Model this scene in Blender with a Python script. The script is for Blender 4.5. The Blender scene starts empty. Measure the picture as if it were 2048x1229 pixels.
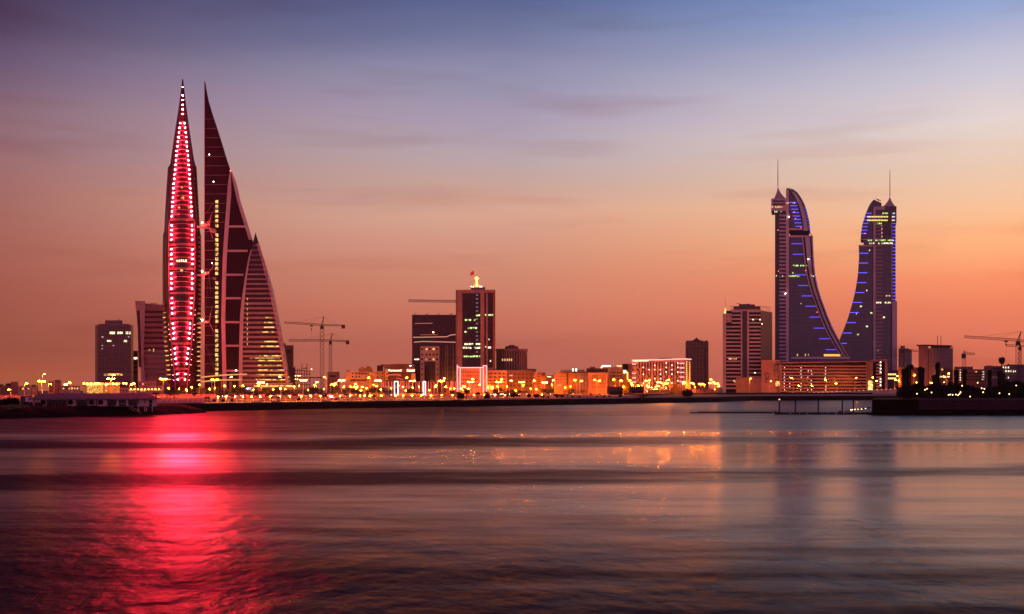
import bpy, math, random
from mathutils import Vector
random.seed(7)
R = math.radians
S = bpy.context.scene
COL = S.collection

# ------------------------------------------------------------------ camera, sky, sun, exposure
F, CX, HY, CH = 2196.0, 1024.0, 775.0, 10.0      # focal length and horizon measured on the photograph (2048 px wide), eye height 10 m above the water
cd = bpy.data.cameras.new("camera"); cam = bpy.data.objects.new("camera", cd); COL.objects.link(cam)
cam.location = (0, 0, CH); cam.rotation_euler = (R(90), 0, 0)
cd.sensor_width = 36; cd.lens = F / 2048 * 36; cd.shift_y = (HY - 614.5) / 2048
cd.clip_start = 0.5; cd.clip_end = 30000
S.camera = cam
S.view_settings.view_transform = 'Standard'; S.view_settings.look = 'None'
S.view_settings.exposure = 0; S.view_settings.gamma = 1
S.cycles.max_bounces = 6; S.cycles.diffuse_bounces = 2; S.cycles.glossy_bounces = 3; S.cycles.volume_bounces = 0
S.cycles.sample_clamp_indirect = 4

def lin(c):
    return tuple(((v/255)/12.92 if v/255 <= .04045 else ((v/255+.055)/1.055)**2.4) for v in c)

def world():
    w = bpy.data.worlds.new("World"); S.world = w; w.use_nodes = True
    nt = w.node_tree; N = nt.nodes; L = nt.links; N.clear()
    out = N.new('ShaderNodeOutputWorld'); bg = N.new('ShaderNodeBackground')
    tc = N.new('ShaderNodeTexCoord'); sp = N.new('ShaderNodeSeparateXYZ'); L.new(tc.outputs['Generated'], sp.inputs[0])
    def m(op, a, b=None, clamp=False):
        n = N.new('ShaderNodeMath'); n.operation = op; n.use_clamp = clamp
        for i, v in enumerate((a, b)):
            if v is None: continue
            if isinstance(v, (int, float)): n.inputs[i].default_value = v
            else: L.new(v, n.inputs[i])
        return n.outputs[0]
    def mix(f, a, b, typ='MIX'):
        n = N.new('ShaderNodeMix'); n.data_type = 'RGBA'; n.blend_type = typ
        for s, v in ((n.inputs['Factor'], f), (n.inputs['A'], a), (n.inputs['B'], b)):
            if hasattr(v, 'node'): L.new(v, s)
            elif isinstance(v, (int, float)): s.default_value = v
            else: s.default_value = (*v, 1)
        return n.outputs['Result']
    dx, dy, dz = sp.outputs
    # soft streaky cloud bands: bend the elevation a little with noise stretched along the horizon
    mp = N.new('ShaderNodeMapping'); mp.inputs['Scale'].default_value = (2.2, 2.2, 15); L.new(tc.outputs['Generated'], mp.inputs[0])
    nz = N.new('ShaderNodeTexNoise'); nz.inputs['Scale'].default_value = 1.3; nz.inputs['Detail'].default_value = 4; L.new(mp.outputs[0], nz.inputs[0])
    mp2 = N.new('ShaderNodeMapping'); mp2.inputs['Scale'].default_value = (3.2, 3.2, 26); mp2.inputs['Location'].default_value = (4.3, 1.2, .4); L.new(tc.outputs['Generated'], mp2.inputs[0])
    n2 = N.new('ShaderNodeTexNoise'); n2.inputs['Scale'].default_value = 1.5; n2.inputs['Detail'].default_value = 3; n2.inputs['Roughness'].default_value = .45; L.new(mp2.outputs[0], n2.inputs[0])
    wob = m('MULTIPLY', m('SUBTRACT', nz.outputs[0], .5), .035)
    e = m('SQRT', m('MAXIMUM', m('ADD', dz, wob), 0.0))
    def ramp(st):
        r = N.new('ShaderNodeValToRGB'); L.new(e, r.inputs[0]); r.color_ramp.interpolation = 'LINEAR'
        el = r.color_ramp.elements
        for i, (p, c) in enumerate(st):
            q = el[i] if i < 2 else el.new(p)
            q.position = p; q.color = (*lin(c), 1)
        return r.outputs[0]
    def y2p(y):
        t = (HY - y) / F; return math.sqrt(max(0, t / math.sqrt(1 + t*t)))
    def st(lst, tail):
        a = [(y2p(y), c) for y, c in lst] + tail
        a.sort(key=lambda v: v[0]); return a
    left = st([(775,(176,88,62)),(740,(172,86,62)),(690,(156,80,62)),(600,(166,88,74)),(500,(171,100,88)),(440,(168,108,101)),(350,(156,110,115)),(270,(138,106,120)),(190,(106,86,116)),(110,(78,62,94)),(0,(62,48,82))], [(.70,(30,14,34)),(1,(12,6,18))])
    mid = st([(775,(176,92,78)),(700,(182,98,84)),(620,(200,114,95)),(550,(207,133,110)),(480,(212,150,130)),(430,(216,162,142)),(380,(200,160,150)),(320,(184,162,168)),(250,(168,152,175)),(150,(144,140,170)),(70,(108,114,152)),(0,(86,96,142))], [(.70,(42,34,62)),(1,(14,10,24))])
    right = st([(775,(176,86,76)),(700,(206,102,84)),(640,(230,120,92)),(580,(246,140,100)),(500,(254,176,124)),(440,(246,188,148)),(360,(229,196,175)),(280,(224,206,204)),(200,(198,192,210)),(120,(168,172,204)),(60,(142,160,205)),(0,(118,148,203))], [(.70,(62,62,96)),(1,(16,14,32))])
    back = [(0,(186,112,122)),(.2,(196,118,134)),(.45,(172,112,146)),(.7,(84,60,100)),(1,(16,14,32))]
    h = m('DIVIDE', dx, m('SQRT', m('ADD', m('ADD', m('MULTIPLY', dx, dx), m('MULTIPLY', dy, dy)), 1e-5)))
    fl = m('POWER', m('DIVIDE', m('MULTIPLY', h, -1), .42, True), 1.6); fr = m('DIVIDE', h, .40, True)
    gain = lambda r, k: mix(1.0, r, k, 'MULTIPLY')
    c = mix(fl, mix(fr, gain(ramp(mid), (1.05,1.08,1.06)), gain(ramp(right), (1.08,1.10,1.07))), gain(ramp(left), (.96,1.0,1.0)))
    # faint dusky cloud streaks
    cl = m('MULTIPLY', m('SUBTRACT', n2.outputs[0], .56, ), 3.2, True)
    c = mix(m('MULTIPLY', cl, .75), c, mix(1.0, c, (.76, .58, .57), 'MULTIPLY'))
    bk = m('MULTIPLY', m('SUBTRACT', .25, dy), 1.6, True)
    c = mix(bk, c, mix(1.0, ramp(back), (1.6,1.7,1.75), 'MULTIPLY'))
    sky = N.new('ShaderNodeTexSky'); sky.sky_type = 'NISHITA'; sky.sun_disc = False
    sky.sun_elevation = R(1.5); sky.sun_rotation = R(38)
    sk = mix(1.0, sky.outputs[0], (.004, .004, .004), 'MULTIPLY')
    c = mix(1.0, c, sk, 'ADD')
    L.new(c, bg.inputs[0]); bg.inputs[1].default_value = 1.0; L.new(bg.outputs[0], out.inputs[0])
world()
sd = bpy.data.lights.new("sun", 'SUN'); sd.energy = .25; sd.angle = R(12); sd.color = (1, .55, .32)
sun = bpy.data.objects.new("sun", sd); COL.objects.link(sun)
sun.rotation_euler = Vector((-math.sin(R(38)), -math.cos(R(38)), -math.sin(R(2)))).to_track_quat('-Z', 'Y').to_euler()

# ------------------------------------------------------------------ helpers
def PX(px, D): return (px - CX) / F * D
def PZ(py, D): return CH + (HY - py) / F * D

class MB:
    def __init__(s): s.v = []; s.f = []
    def add(s, vs, fs):
        o = len(s.v); s.v += [tuple(v) for v in vs]; s.f += [tuple(i + o for i in f) for f in fs]; return s
    def box(s, x0, x1, y0, y1, z0, z1):
        return s.add([(x0,y0,z0),(x1,y0,z0),(x1,y1,z0),(x0,y1,z0),(x0,y0,z1),(x1,y0,z1),(x1,y1,z1),(x0,y1,z1)],
                     [(0,3,2,1),(4,5,6,7),(0,1,5,4),(1,2,6,5),(2,3,7,6),(3,0,4,7)])
    def pbox(s, a0, a1, b0, b1, D, dep=.4, off=.15):      # front face measured in photo pixels at depth D
        return s.box(PX(a0,D), PX(a1,D), D-off, D-off+dep, PZ(b1,D), PZ(b0,D))
    def prism(s, pts, y0, y1):                             # outline in x,z pushed from y0 to y1 (counter-clockwise seen from -Y)
        n = len(pts)
        return s.add([(x,y0,z) for x,z in pts]+[(x,y1,z) for x,z in pts],
                     [tuple(range(n)), tuple(range(2*n-1,n-1,-1))]+[(i,i+n,(i+1)%n+n,(i+1)%n) for i in range(n)])
    def pprism(s, pts, D, dep, off=0):
        return s.prism([(PX(a,D), PZ(b,D)) for a,b in pts], D-off, D-off+dep)
    def plan(s, pts, z0, z1, top=None):                    # outline in x,y raised from z0 to z1
        n = len(pts); t = top or pts
        return s.add([(x,y,z0) for x,y in pts]+[(x,y,z1) for x,y in t],
                     [tuple(range(n-1,-1,-1)), tuple(range(n,2*n))]+[(i,(i+1)%n,(i+1)%n+n,i+n) for i in range(n)])
    def bar(s, p, q, r, n=4, r2=None):
        p = Vector(p); q = Vector(q); d = (q-p)
        if d.length < 1e-6: return s
        d.normalize(); u = d.orthogonal().normalized() if abs(d.z) < .99 else Vector((1,0,0)); u = (u - d*u.dot(d)).normalized(); w = d.cross(u)
        r2 = r if r2 is None else r2; vs = []
        for c, rr in ((p, r), (q, r2)):
            for i in range(n):
                a = 2*math.pi*(i+.5)/n; vs.append(c + (u*math.cos(a)+w*math.sin(a))*rr)
        return s.add(vs, [tuple(range(n-1,-1,-1)), tuple(range(n,2*n))]+[(i,(i+1)%n,(i+1)%n+n,i+n) for i in range(n)])
    def path(s, pts, r, n=4):
        for a, b in zip(pts, pts[1:]): s.bar(a, b, r, n)
        return s
    def lathe(s, c, prof, n=12, sx=1, sy=1):
        o = []; 
        for r, z in prof:
            for i in range(n):
                a = 2*math.pi*i/n; o.append((c[0]+r*math.cos(a)*sx, c[1]+r*math.sin(a)*sy, c[2]+z))
        fs = [(j*n+i, j*n+(i+1)%n, (j+1)*n+(i+1)%n, (j+1)*n+i) for j in range(len(prof)-1) for i in range(n)]
        fs += [tuple(range(n-1,-1,-1)), tuple(range((len(prof)-1)*n, len(prof)*n))]
        return s.add(o, fs)
    def ball(s, c, r, n=8, m=6, sz=1):
        return s.lathe(c, [(max(.001, r*math.sin(math.pi*j/m)), -r*math.cos(math.pi*j/m)*sz) for j in range(m+1)], n)
    def fbox(s, a, b, u0, u1, z0, z1, off=.15, inn=.25):   # box on the wall from a to b (x,y), u in 0..1, standing off the wall
        a = Vector((*a,0)); b = Vector((*b,0)); d = b-a; nrm = Vector((d.y,-d.x,0)).normalized()
        p = a+d*u0; q = a+d*u1; vs = []
        for z in (z0, z1): vs += [(*(p+nrm*off).xy,z), (*(q+nrm*off).xy,z), (*(q-nrm*inn).xy,z), (*(p-nrm*inn).xy,z)]
        return s.add(vs, [(0,3,2,1),(4,5,6,7),(0,1,5,4),(1,2,6,5),(2,3,7,6),(3,0,4,7)])
    def mesh(s, name, mat, org=(0,0,0)):
        me = bpy.data.meshes.new(name)
        me.from_pydata([(v[0]-org[0], v[1]-org[1], v[2]-org[2]) for v in s.v], [], s.f)
        me.materials.append(mat); me.update(); return me

def PS(px, y, t): return PX(px, y) - (y-t.loc[1])*t.loc[0]/t.loc[1]
def setp(o, label=None, cat=None, group=None, kind=None):
    if label: o['label'] = label
    if cat: o['category'] = cat
    if group: o['group'] = group
    if kind: o['kind'] = kind
    return o
def obj(name, mb, mat, loc=(0,0,0), parent=None, smooth=False):
    o = bpy.data.objects.new(name, mb.mesh(name, mat, loc)); COL.objects.link(o)
    if parent is None: o.location = loc
    else: o.parent = parent
    if smooth:
        for p in o.data.polygons: p.use_smooth = True
    return o
class Thing:
    turn = True
    def __init__(s, name, label, cat, loc, group=None):
        s.o = bpy.data.objects.new(name, None); COL.objects.link(s.o); s.o.location = loc; s.loc = tuple(loc)
        s.o.empty_display_size = 1; setp(s.o, label, cat, group)
    def add(s, name, mb, mat, label=None, parent=None, smooth=False, kind=None):
        if s.turn:                                   # plan skewed so each block squares up to the bay
            k = s.loc[0]/s.loc[1]; mb.v = [(v[0]+(v[1]-s.loc[1])*k, v[1], v[2]) for v in mb.v]
        o = bpy.data.objects.new(name, mb.mesh(name, mat, s.loc)); COL.objects.link(o); o.parent = parent or s.o
        if smooth:
            for p in o.data.polygons: p.use_smooth = True
        if label: o['label'] = label
        if kind: o['kind'] = kind
        return o
def solo(name, mb, mat, loc, label, cat, group=None, smooth=False):
    return setp(obj(name, mb, mat, loc, smooth=smooth), label, cat, group)
def dup(root, loc, rotz=0, sc=1.0, label=None, group=None):
    r = root.copy(); COL.objects.link(r); r.location = loc; r.rotation_euler = (0,0,rotz); r.scale = (sc,sc,sc) if not isinstance(sc, tuple) else sc
    if label: r['label'] = label
    if group: r['group'] = group
    for ch in list(root.children):
        c = ch.copy(); COL.objects.link(c); c.parent = r
        for g in list(ch.children):
            d = g.copy(); COL.objects.link(d); d.parent = c
    return r

# ------------------------------------------------------------------ materials
_M = {}
def mat(name, col, rough=.7, spec=.4, var=.22, scale=.12, metal=0.0, pattern=None, pc=(6, 3.6), bump=0):
    if name in _M: return _M[name]
    m = bpy.data.materials.new(name); _M[name] = m; m.use_nodes = True
    nt = m.node_tree; N = nt.nodes; L = nt.links; b = N['Principled BSDF']
    g = N.new('ShaderNodeNewGeometry')
    nz = N.new('ShaderNodeTexNoise'); nz.inputs['Scale'].default_value = scale; nz.inputs['Detail'].default_value = 6; nz.inputs['Roughness'].default_value = .65
    L.new(g.outputs['Position'], nz.inputs['Vector'])
    mr = N.new('ShaderNodeMapRange'); mr.inputs[1].default_value = .3; mr.inputs[2].default_value = .7; mr.inputs[3].default_value = 1-var; mr.inputs[4].default_value = 1+var
    L.new(nz.outputs[0], mr.inputs[0])
    base = N.new('ShaderNodeMix'); base.data_type = 'RGBA'; base.blend_type = 'MULTIPLY'; base.inputs['Factor'].default_value = 1
    base.inputs['A'].default_value = (*col, 1); L.new(mr.outputs[0], base.inputs['B'])
    outc = base.outputs['Result']
    if pattern:
        sp = N.new('ShaderNodeSeparateXYZ'); L.new(g.outputs['Position'], sp.inputs[0])
        ad = N.new('ShaderNodeMath'); ad.operation = 'MULTIPLY_ADD'; ad.inputs[1].default_value = .8; L.new(sp.outputs[1], ad.inputs[0]); L.new(sp.outputs[0], ad.inputs[2])
        cb = N.new('ShaderNodeCombineXYZ'); L.new(ad.outputs[0], cb.inputs[0]); L.new(sp.outputs[2], cb.inputs[1])
        br = N.new('ShaderNodeTexBrick'); br.offset = 0; br.inputs['Scale'].default_value = 1
        br.inputs['Brick Width'].default_value = pc[0]; br.inputs['Row Height'].default_value = pc[1]
        br.inputs['Mortar Size'].default_value = pc[1]*.06; br.inputs['Mortar Smooth'].default_value = .2
        c1, c2, c3 = pattern
        br.inputs['Color1'].default_value = (*[c1]*3, 1); br.inputs['Color2'].default_value = (*[c2]*3, 1); br.inputs['Mortar'].default_value = (*[c3]*3, 1)
        L.new(cb.outputs[0], br.inputs['Vector'])
        mx = N.new('ShaderNodeMix'); mx.data_type = 'RGBA'; mx.blend_type = 'MULTIPLY'; mx.inputs['Factor'].default_value = 1
        L.new(outc, mx.inputs['A']); L.new(br.outputs['Color'], mx.inputs['B']); outc = mx.outputs['Result']
    L.new(outc, b.inputs['Base Color'])
    b.inputs['Roughness'].default_value = rough; b.inputs['Specular IOR Level'].default_value = spec; b.inputs['Metallic'].default_value = metal
    if bump:
        n3 = N.new('ShaderNodeTexNoise'); n3.inputs['Scale'].default_value = bump; n3.inputs['Detail'].default_value = 5; L.new(g.outputs['Position'], n3.inputs['Vector'])
        bp = N.new('ShaderNodeBump'); bp.inputs['Strength'].default_value = .8; bp.inputs['Distance'].default_value = .5; L.new(n3.outputs[0], bp.inputs['Height']); L.new(bp.outputs[0], b.inputs['Normal'])
    return m
def emis(name, col, st, var=0):
    if name in _M: return _M[name]
    m = bpy.data.materials.new(name); _M[name] = m; m.use_nodes = True
    nt = m.node_tree; N = nt.nodes; L = nt.links; N.clear()
    o = N.new('ShaderNodeOutputMaterial'); e = N.new('ShaderNodeEmission'); e.inputs[0].default_value = (*col,1); e.inputs[1].default_value = st
    if var:
        g = N.new('ShaderNodeNewGeometry'); nz = N.new('ShaderNodeTexNoise'); nz.inputs['Scale'].default_value = var; nz.inputs['Detail'].default_value = 3
        L.new(g.outputs['Position'], nz.inputs['Vector'])
        mr = N.new('ShaderNodeMapRange'); mr.inputs[1].default_value = .38; mr.inputs[2].default_value = .6; mr.inputs[3].default_value = st*.12; mr.inputs[4].default_value = st*1.4
        L.new(nz.outputs[0], mr.inputs[0]); L.new(mr.outputs[0], e.inputs[1])
    L.new(e.outputs[0], o.inputs[0]); return m

PALE = mat('pale_concrete', (.42,.34,.31), pattern=(1,.93,.7), pc=(5,3.8))
BEIGE = mat('beige_render', (.36,.27,.22), scale=.08)
BROWN = mat('brown_render', (.16,.095,.085), scale=.08)
GREYC = mat('grey_concrete', (.22,.18,.18), pattern=(1,.9,.65), pc=(4,3.8))
DGLASS = mat('dark_glass', (.016,.006,.018), .18, .2, pattern=(1,1.9,.35), pc=(2.6,3.9), var=.35, scale=.05)
BGLASS = mat('brown_glass', (.07,.028,.03), .25, .5, pattern=(1,1.4,.5), pc=(3,3.9), var=.3, scale=.04)
PGLASS = mat('violet_glass', (.056,.048,.098), .22, .5, pattern=(1,1.25,.62), pc=(3.2,3.9), var=.15, scale=.03)
VOID = mat('near_black', (.008,.003,.006), .2, .15, var=.3)  # even near-black base for windows, glass and small dark parts
STEEL = mat('painted_steel', (.42,.40,.38), .45, .5, scale=1.0)
DSTEEL = mat('dark_steel', (.05,.03,.03), .6, .4, scale=1.0)
WHITE = mat('white_cladding', (.62,.55,.52), .55, .4, var=.12, pattern=(1,.96,.8), pc=(3,1.9))
FRAMEW = mat('white_frame', (.46,.38,.36), .5, .4, var=.12)
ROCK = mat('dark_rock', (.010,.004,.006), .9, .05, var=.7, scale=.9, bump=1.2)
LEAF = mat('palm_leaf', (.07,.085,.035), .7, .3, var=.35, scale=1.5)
LEAFD = mat('silhouette_leaf', (.014,.016,.010), .85, .15, var=.4, scale=1.2)  # leaf copy for silhouettes, shade against the dusk put into the colour
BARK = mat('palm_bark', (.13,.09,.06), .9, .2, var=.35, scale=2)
BARKD = mat('silhouette_bark', (.025,.018,.014), .95, .1, var=.35, scale=2)  # bark copy for the same silhouettes, darkened the same way
WARM = emis('lit_window_warm', (1,.58,.18), 1.2, var=.5)
WARMW = emis('lit_window_pale', (1,.85,.5), 2.0, var=.7)
GREENW = emis('lit_window_green', (.75,1,.35), 1.3, var=.6)
STRIPW = emis('lit_ceiling_strip', (1,.55,.14), 1.35, var=.35)
BLUE = emis('blue_strip_light', (.13,.10,1), 1.7)
SODIUM = emis('sodium_lamp', (1,.18,.0022), 1750)
BALLW = emis('warm_bulb', (1,.40,.05), 11)
WBULB = emis('white_bulb', (1,.9,.75), 30)
REDB = emis('red_bulb', (1,.015,.036), 11000)
REDS = emis('red_beacon', (1,.05,.05), 40)
PINKT = emis('pink_tube_light', (1,.45,.45), 1.9)
WHTT = emis('white_tube_light', (1,.88,.95), 3.5)
REDT = emis('red_tube_light', (1,.09,.05), 1.3)
GOLD = emis('gold_flood_glow', (1,.62,.18), 1.7)  # emission stands for floodlight falling on pylon and spire

# ------------------------------------------------------------------ water, land
def water_mat():
    m = bpy.data.materials.new('sea_water'); m.use_nodes = True
    nt = m.node_tree; N = nt.nodes; L = nt.links; b = N['Principled BSDF']
    b.inputs['Base Color'].default_value = (.020,.004,.022,1); b.inputs['IOR'].default_value = 1.45; b.inputs['Specular IOR Level'].default_value = .5
    g = N.new('ShaderNodeNewGeometry')
    def noise(sx, sy, sc, det=3, rot=0):
        mp = N.new('ShaderNodeMapping'); mp.inputs['Scale'].default_value = (sx,sy,1); mp.inputs['Rotation'].default_value = (0,0,rot); L.new(g.outputs['Position'], mp.inputs[0])
        n = N.new('ShaderNodeTexNoise'); n.inputs['Scale'].default_value = sc; n.inputs['Detail'].default_value = det; L.new(mp.outputs[0], n.inputs[0]); return n.outputs[0]
    def m2(op, a, b_, clamp=False):
        n = N.new('ShaderNodeMath'); n.operation = op; n.use_clamp = clamp
        for i, v in enumerate((a, b_)):
            if isinstance(v, (int,float)): n.inputs[i].default_value = v
            else: L.new(v, n.inputs[i])
        return n.outputs[0]
    sp = N.new('ShaderNodeSeparateXYZ'); L.new(g.outputs['Position'], sp.inputs[0])
    # wind lanes: bands of calm and ruffled water lying across the bay, bent by noise and shifted along x
    n1 = noise(.010, .02, 1, 3)
    n2 = noise(.016, .16, 1, 3, .05)
    n4 = noise(.10, .34, 1, 4, .30)
    yy = m2('ADD', m2('SUBTRACT', sp.outputs[1], m2('MULTIPLY', sp.outputs[0], .13)), m2('MULTIPLY', m2('SUBTRACT', n1, .5), m2('MULTIPLY', sp.outputs[1], .35)))
    inv = m2('DIVIDE', 48.0, m2('MAXIMUM', yy, 40.0))       # 1 at 48 m, small far off
    r = N.new('ShaderNodeValToRGB'); L.new(inv, r.inputs[0]); el = r.color_ramp.elements
    # value = how ruffled the lane is and how far its reflection is darkened
    for i, (d, v) in enumerate([(600,.30),(420,.70),(380,.35),(260,.30),(232,.0),(222,.05),(206,.85),(190,.65),(176,.0),(140,.05),(128,.80),(117,.85),(106,.1),(92,.15),(80,.42),(68,.62),(50,1.0)]):
        p = 48/d; q = el[i] if i < 2 else el.new(p); q.position = p; q.color = (v,v,v,1)
    xr_ = N.new('ShaderNodeMapRange'); L.new(sp.outputs[0], xr_.inputs[0]); xr_.inputs[1].default_value = -30; xr_.inputs[2].default_value = 30; xr_.inputs[3].default_value = -.34; xr_.inputs[4].default_value = .30; xs_ = xr_.outputs[0]
    lane = m2('ADD', r.outputs[0], m2('ADD', m2('MULTIPLY', m2('SUBTRACT', n2, .5), .7), m2('SUBTRACT', m2('MULTIPLY', m2('SUBTRACT', n4, .5), 1.0), xs_)), True)
    r2 = N.new('ShaderNodeValToRGB'); L.new(inv, r2.inputs[0]); el = r2.color_ramp.elements     # finer wind chop
    for i, (d, v) in enumerate([(600,.95),(420,.95),(260,.9),(232,.40),(222,.40),(206,.8),(190,.7),(176,.36),(155,.40),(140,.48),(122,.72),(106,.5),(92,.5),(70,.6),(50,.65)]):
        p = 48/d; q = el[i] if i < 2 else el.new(p); q.position = p; q.color = (v,v,v,1)
    rr = N.new('ShaderNodeMapRange'); L.new(m2('ADD', r2.outputs[0], m2('SUBTRACT', m2('MULTIPLY', m2('SUBTRACT', n2, .5), .5), m2('MULTIPLY', xs_, .6)), True), rr.inputs[0]); rr.inputs[3].default_value = .10; rr.inputs[4].default_value = .46
    L.new(rr.outputs[0], b.inputs['Roughness'])
    sl = N.new('ShaderNodeMapRange'); L.new(lane, sl.inputs[0]); sl.inputs[1].default_value = .05; sl.inputs[2].default_value = .8; sl.inputs[3].default_value = 1.0; sl.inputs[4].default_value = .12
    L.new(sl.outputs[0], b.inputs['Specular IOR Level'])
    # ripples
    h = m2('ADD', m2('MULTIPLY', noise(.62, .45, 1, 6, .5), 1.0), m2('MULTIPLY', noise(.12, .10, 1, 3, .4), 2.6))
    bs = N.new('ShaderNodeMapRange'); L.new(lane, bs.inputs[0]); bs.inputs[3].default_value = .0; bs.inputs[4].default_value = 1.0
    near = N.new('ShaderNodeMapRange'); L.new(sp.outputs[1], near.inputs[0]); near.inputs[1].default_value = 60; near.inputs[2].default_value = 200; near.inputs[3].default_value = .8; near.inputs[4].default_value = .25
    bp = N.new('ShaderNodeBump'); L.new(h, bp.inputs['Height']); bp.inputs['Distance'].default_value = .35
    L.new(m2('MULTIPLY', bs.outputs[0], near.outputs[0]), bp.inputs['Strength']); L.new(bp.outputs[0], b.inputs['Normal'])
    # dark diffuse mixed into ruffled lanes, standing for shade between the waves
    df = N.new('ShaderNodeBsdfDiffuse'); df.inputs[0].default_value = (.036,.010,.036,1); ms = N.new('ShaderNodeMixShader')
    L.new(m2('MULTIPLY', lane, .74), ms.inputs[0]); L.new(b.outputs[0], ms.inputs[1]); L.new(df.outputs[0], ms.inputs[2]); L.new(ms.outputs[0], N['Material Output'].inputs[0])
    return m
mb = MB(); mb.add([(-9000,-400,0),(9000,-400,0),(9000,900,0),(-9000,900,0)], [(0,1,2,3)])
setp(obj('water', mb, water_mat()), 'calm dusk sea streaked with ruffled and smooth lanes', 'water', kind='structure')

SHORE = [(-700,400),(-230,400),(-128,457),(-77,523),(0,593),(92,690),(140,740),(176,813),(290,850),(420,870),(800,880)]
def shore_y(x):
    for (a,b),(c,d) in zip(SHORE, SHORE[1:]):
        if a <= x <= c: return b+(d-b)*(x-a)/(c-a)
    return 900
G = 4.6
# rock revetment, then paved slope, then flat city ground to the horizon
def strip(name, m, rows, kind='structure', label=None, cat=None):
    mb = MB(); n = len(rows[0])
    vs = [p for r in rows for p in r]; fs = [(j*n+i, j*n+i+1, (j+1)*n+i+1, (j+1)*n+i) for j in range(len(rows)-1) for i in range(n-1)]
    mb.add(vs, fs); return setp(obj(name, mb, m), label, cat, kind=kind)
xs = [-700]+[x for x in range(-240, 460, 3)]+[800, 9000]
def rockrow(dy, z, jit): return [(x, (shore_y(min(x,799))+dy+random.uniform(-jit,jit)), z+random.uniform(-jit,jit)*.35) for x in xs]
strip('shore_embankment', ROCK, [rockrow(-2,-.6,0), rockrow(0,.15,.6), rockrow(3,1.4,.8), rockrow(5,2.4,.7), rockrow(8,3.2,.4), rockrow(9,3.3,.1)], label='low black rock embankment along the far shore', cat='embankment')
PAVE = mat('slope_paving', (.34,.24,.18), .8, .3, scale=.4)
sl0 = [(x, shore_y(min(x,799))+9, 3.32) for x in xs]; sl1 = [(x, shore_y(min(x,799))+21, 4.6) for x in xs]
strip('promenade_slope', PAVE, [sl0, sl1], label='orange lit paved slope above the rocks', cat='slope')
GROUND = mat('city_ground', (.26,.20,.16), .9, .2, scale=.05)
strip('ground', GROUND, [[(x, shore_y(min(x,799))+21, G) for x in xs], [(x, 1500, G) for x in xs], [(x, 14000, G) for x in xs]], label='flat reclaimed city ground', cat='ground')
RIB = mat('slope_rib', (.66,.55,.45), .7, .3)
mb = MB(); x = -190.0
while x < 60:
    y0 = shore_y(x); yb = shore_y(x-2.6)
    mb.bar((x, y0+9.6, 3.52), (x-2.2, shore_y(x-2.2)+20.6, 4.72), .16, 4); x += 1.9
setp(obj('slope_ribs', mb, RIB), 'pale slanting ribs laid across the promenade slope', 'paving', kind='structure')
mb = MB(); 
for a, b in zip(range(-196,80,4), range(-192,84,4)): mb.bar((a, shore_y(a)+8.8, 3.5), (b, shore_y(b)+8.8, 3.5), .13, 4)
setp(obj('shore_kerb', mb, mat('pale_kerb', (.6,.5,.42))), 'pale kerb along the top of the rocks', 'kerb', kind='structure')
# promenade road
ROADM = mat('road_asphalt', (.12,.09,.075), .85, .3, scale=.3)
rx = [x for x in range(-220, 320, 6)]
strip('road', ROADM, [[(x, shore_y(x)+58, G+.02) for x in rx], [(x, shore_y(x)+74, G+.02) for x in rx]], label='shore road behind the promenade', cat='road')

# left headland
hd = [(-9000,300),(-400,300),(-160,352),(-139,378),(-126,402),(-119,428),(-122,440),(-150,446),(-400,452),(-9000,460)]
def ring(scale_z):
    out = []
    for (x,y) in hd: out.append((x,y))
    return out
mb = MB()
def inset(pts, d):
    c = Vector((-330,395)); r = []
    for x,y in pts:
        v = Vector((x,y)); q = c-v; r.append(tuple(v+q.normalized()*d) if x > -2000 else (x, y+(d if y < 400 else -d)))
    return r
def dens(pts, step=3):
    o = []
    for (a,b),(c,d) in zip(pts, pts[1:]+pts[:1]):
        L_ = math.hypot(c-a,d-b); n = max(1, min(80, int(L_/step))) if min(a,c) > -2000 else 1
        for i in range(n): o.append((a+(c-a)*i/n, b+(d-b)*i/n))
    return o
R0 = dens(hd); rings = []
for d, z, j in ((0,-.6,0),(.8,.2,.4),(3,1.3,.5),(6,2.2,.5),(9,3.0,.3),(13,3.4,.12)):
    rr_ = inset(R0, d); rings.append([(x+random.uniform(-j,j), y+random.uniform(-j,j), z+random.uniform(-j,j)*.5) for x,y in rr_])
n = len(R0); vs = [p for r in rings for p in r]
fs = [(j*n+i, j*n+(i+1)%n, (j+1)*n+(i+1)%n, (j+1)*n+i) for j in range(len(rings)-1) for i in range(n)] + [tuple((len(rings)-1)*n+i for i in range(n))]
mb.add(vs, fs); setp(obj('headland_terrain', mb, ROCK), 'dark low headland running out from the left', 'headland', kind='structure')

# right quay
QX0 = PX(1742, 400)
mb = MB(); mb.plan([(QX0,399),(9000,399),(9000,470),(PX(1748,470),470)], -.6, 5.5)
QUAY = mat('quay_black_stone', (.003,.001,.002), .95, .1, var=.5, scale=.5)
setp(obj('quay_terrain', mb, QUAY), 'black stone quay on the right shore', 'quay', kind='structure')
mb = MB()
for i in range(160):
    x = QX0+random.uniform(-1.5, 75); mb.ball((x, 398.6-random.uniform(0,1.6), random.uniform(-.1,.7)), random.uniform(.6,1.3), 6, 4, .7)
setp(obj('quay_rubble', mb, ROCK), 'rubble heaped at the foot of the black quay', 'rubble', kind='stuff')
t = Thing('sea_wall', 'long low mauve concrete sea wall topped by a ledge on the right quay', 'wall', (PX(1850,399),399,2))
WALLM = mat('mauve_wall', (.05,.018,.028), .9, .2, pattern=(1,.8,.55), pc=(4.4,3), scale=.4)
t.add('wall_face', MB().box(PX(1838,398.6), PX(2300,398.6), 398.6, 402, 1.9, 5.3), WALLM)
t.add('coping', MB().box(PX(1836,398.2), PX(2300,398.2), 398.2, 402.4, 5.3, 6.0), mat('mauve_coping', (.06,.025,.035)))

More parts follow.
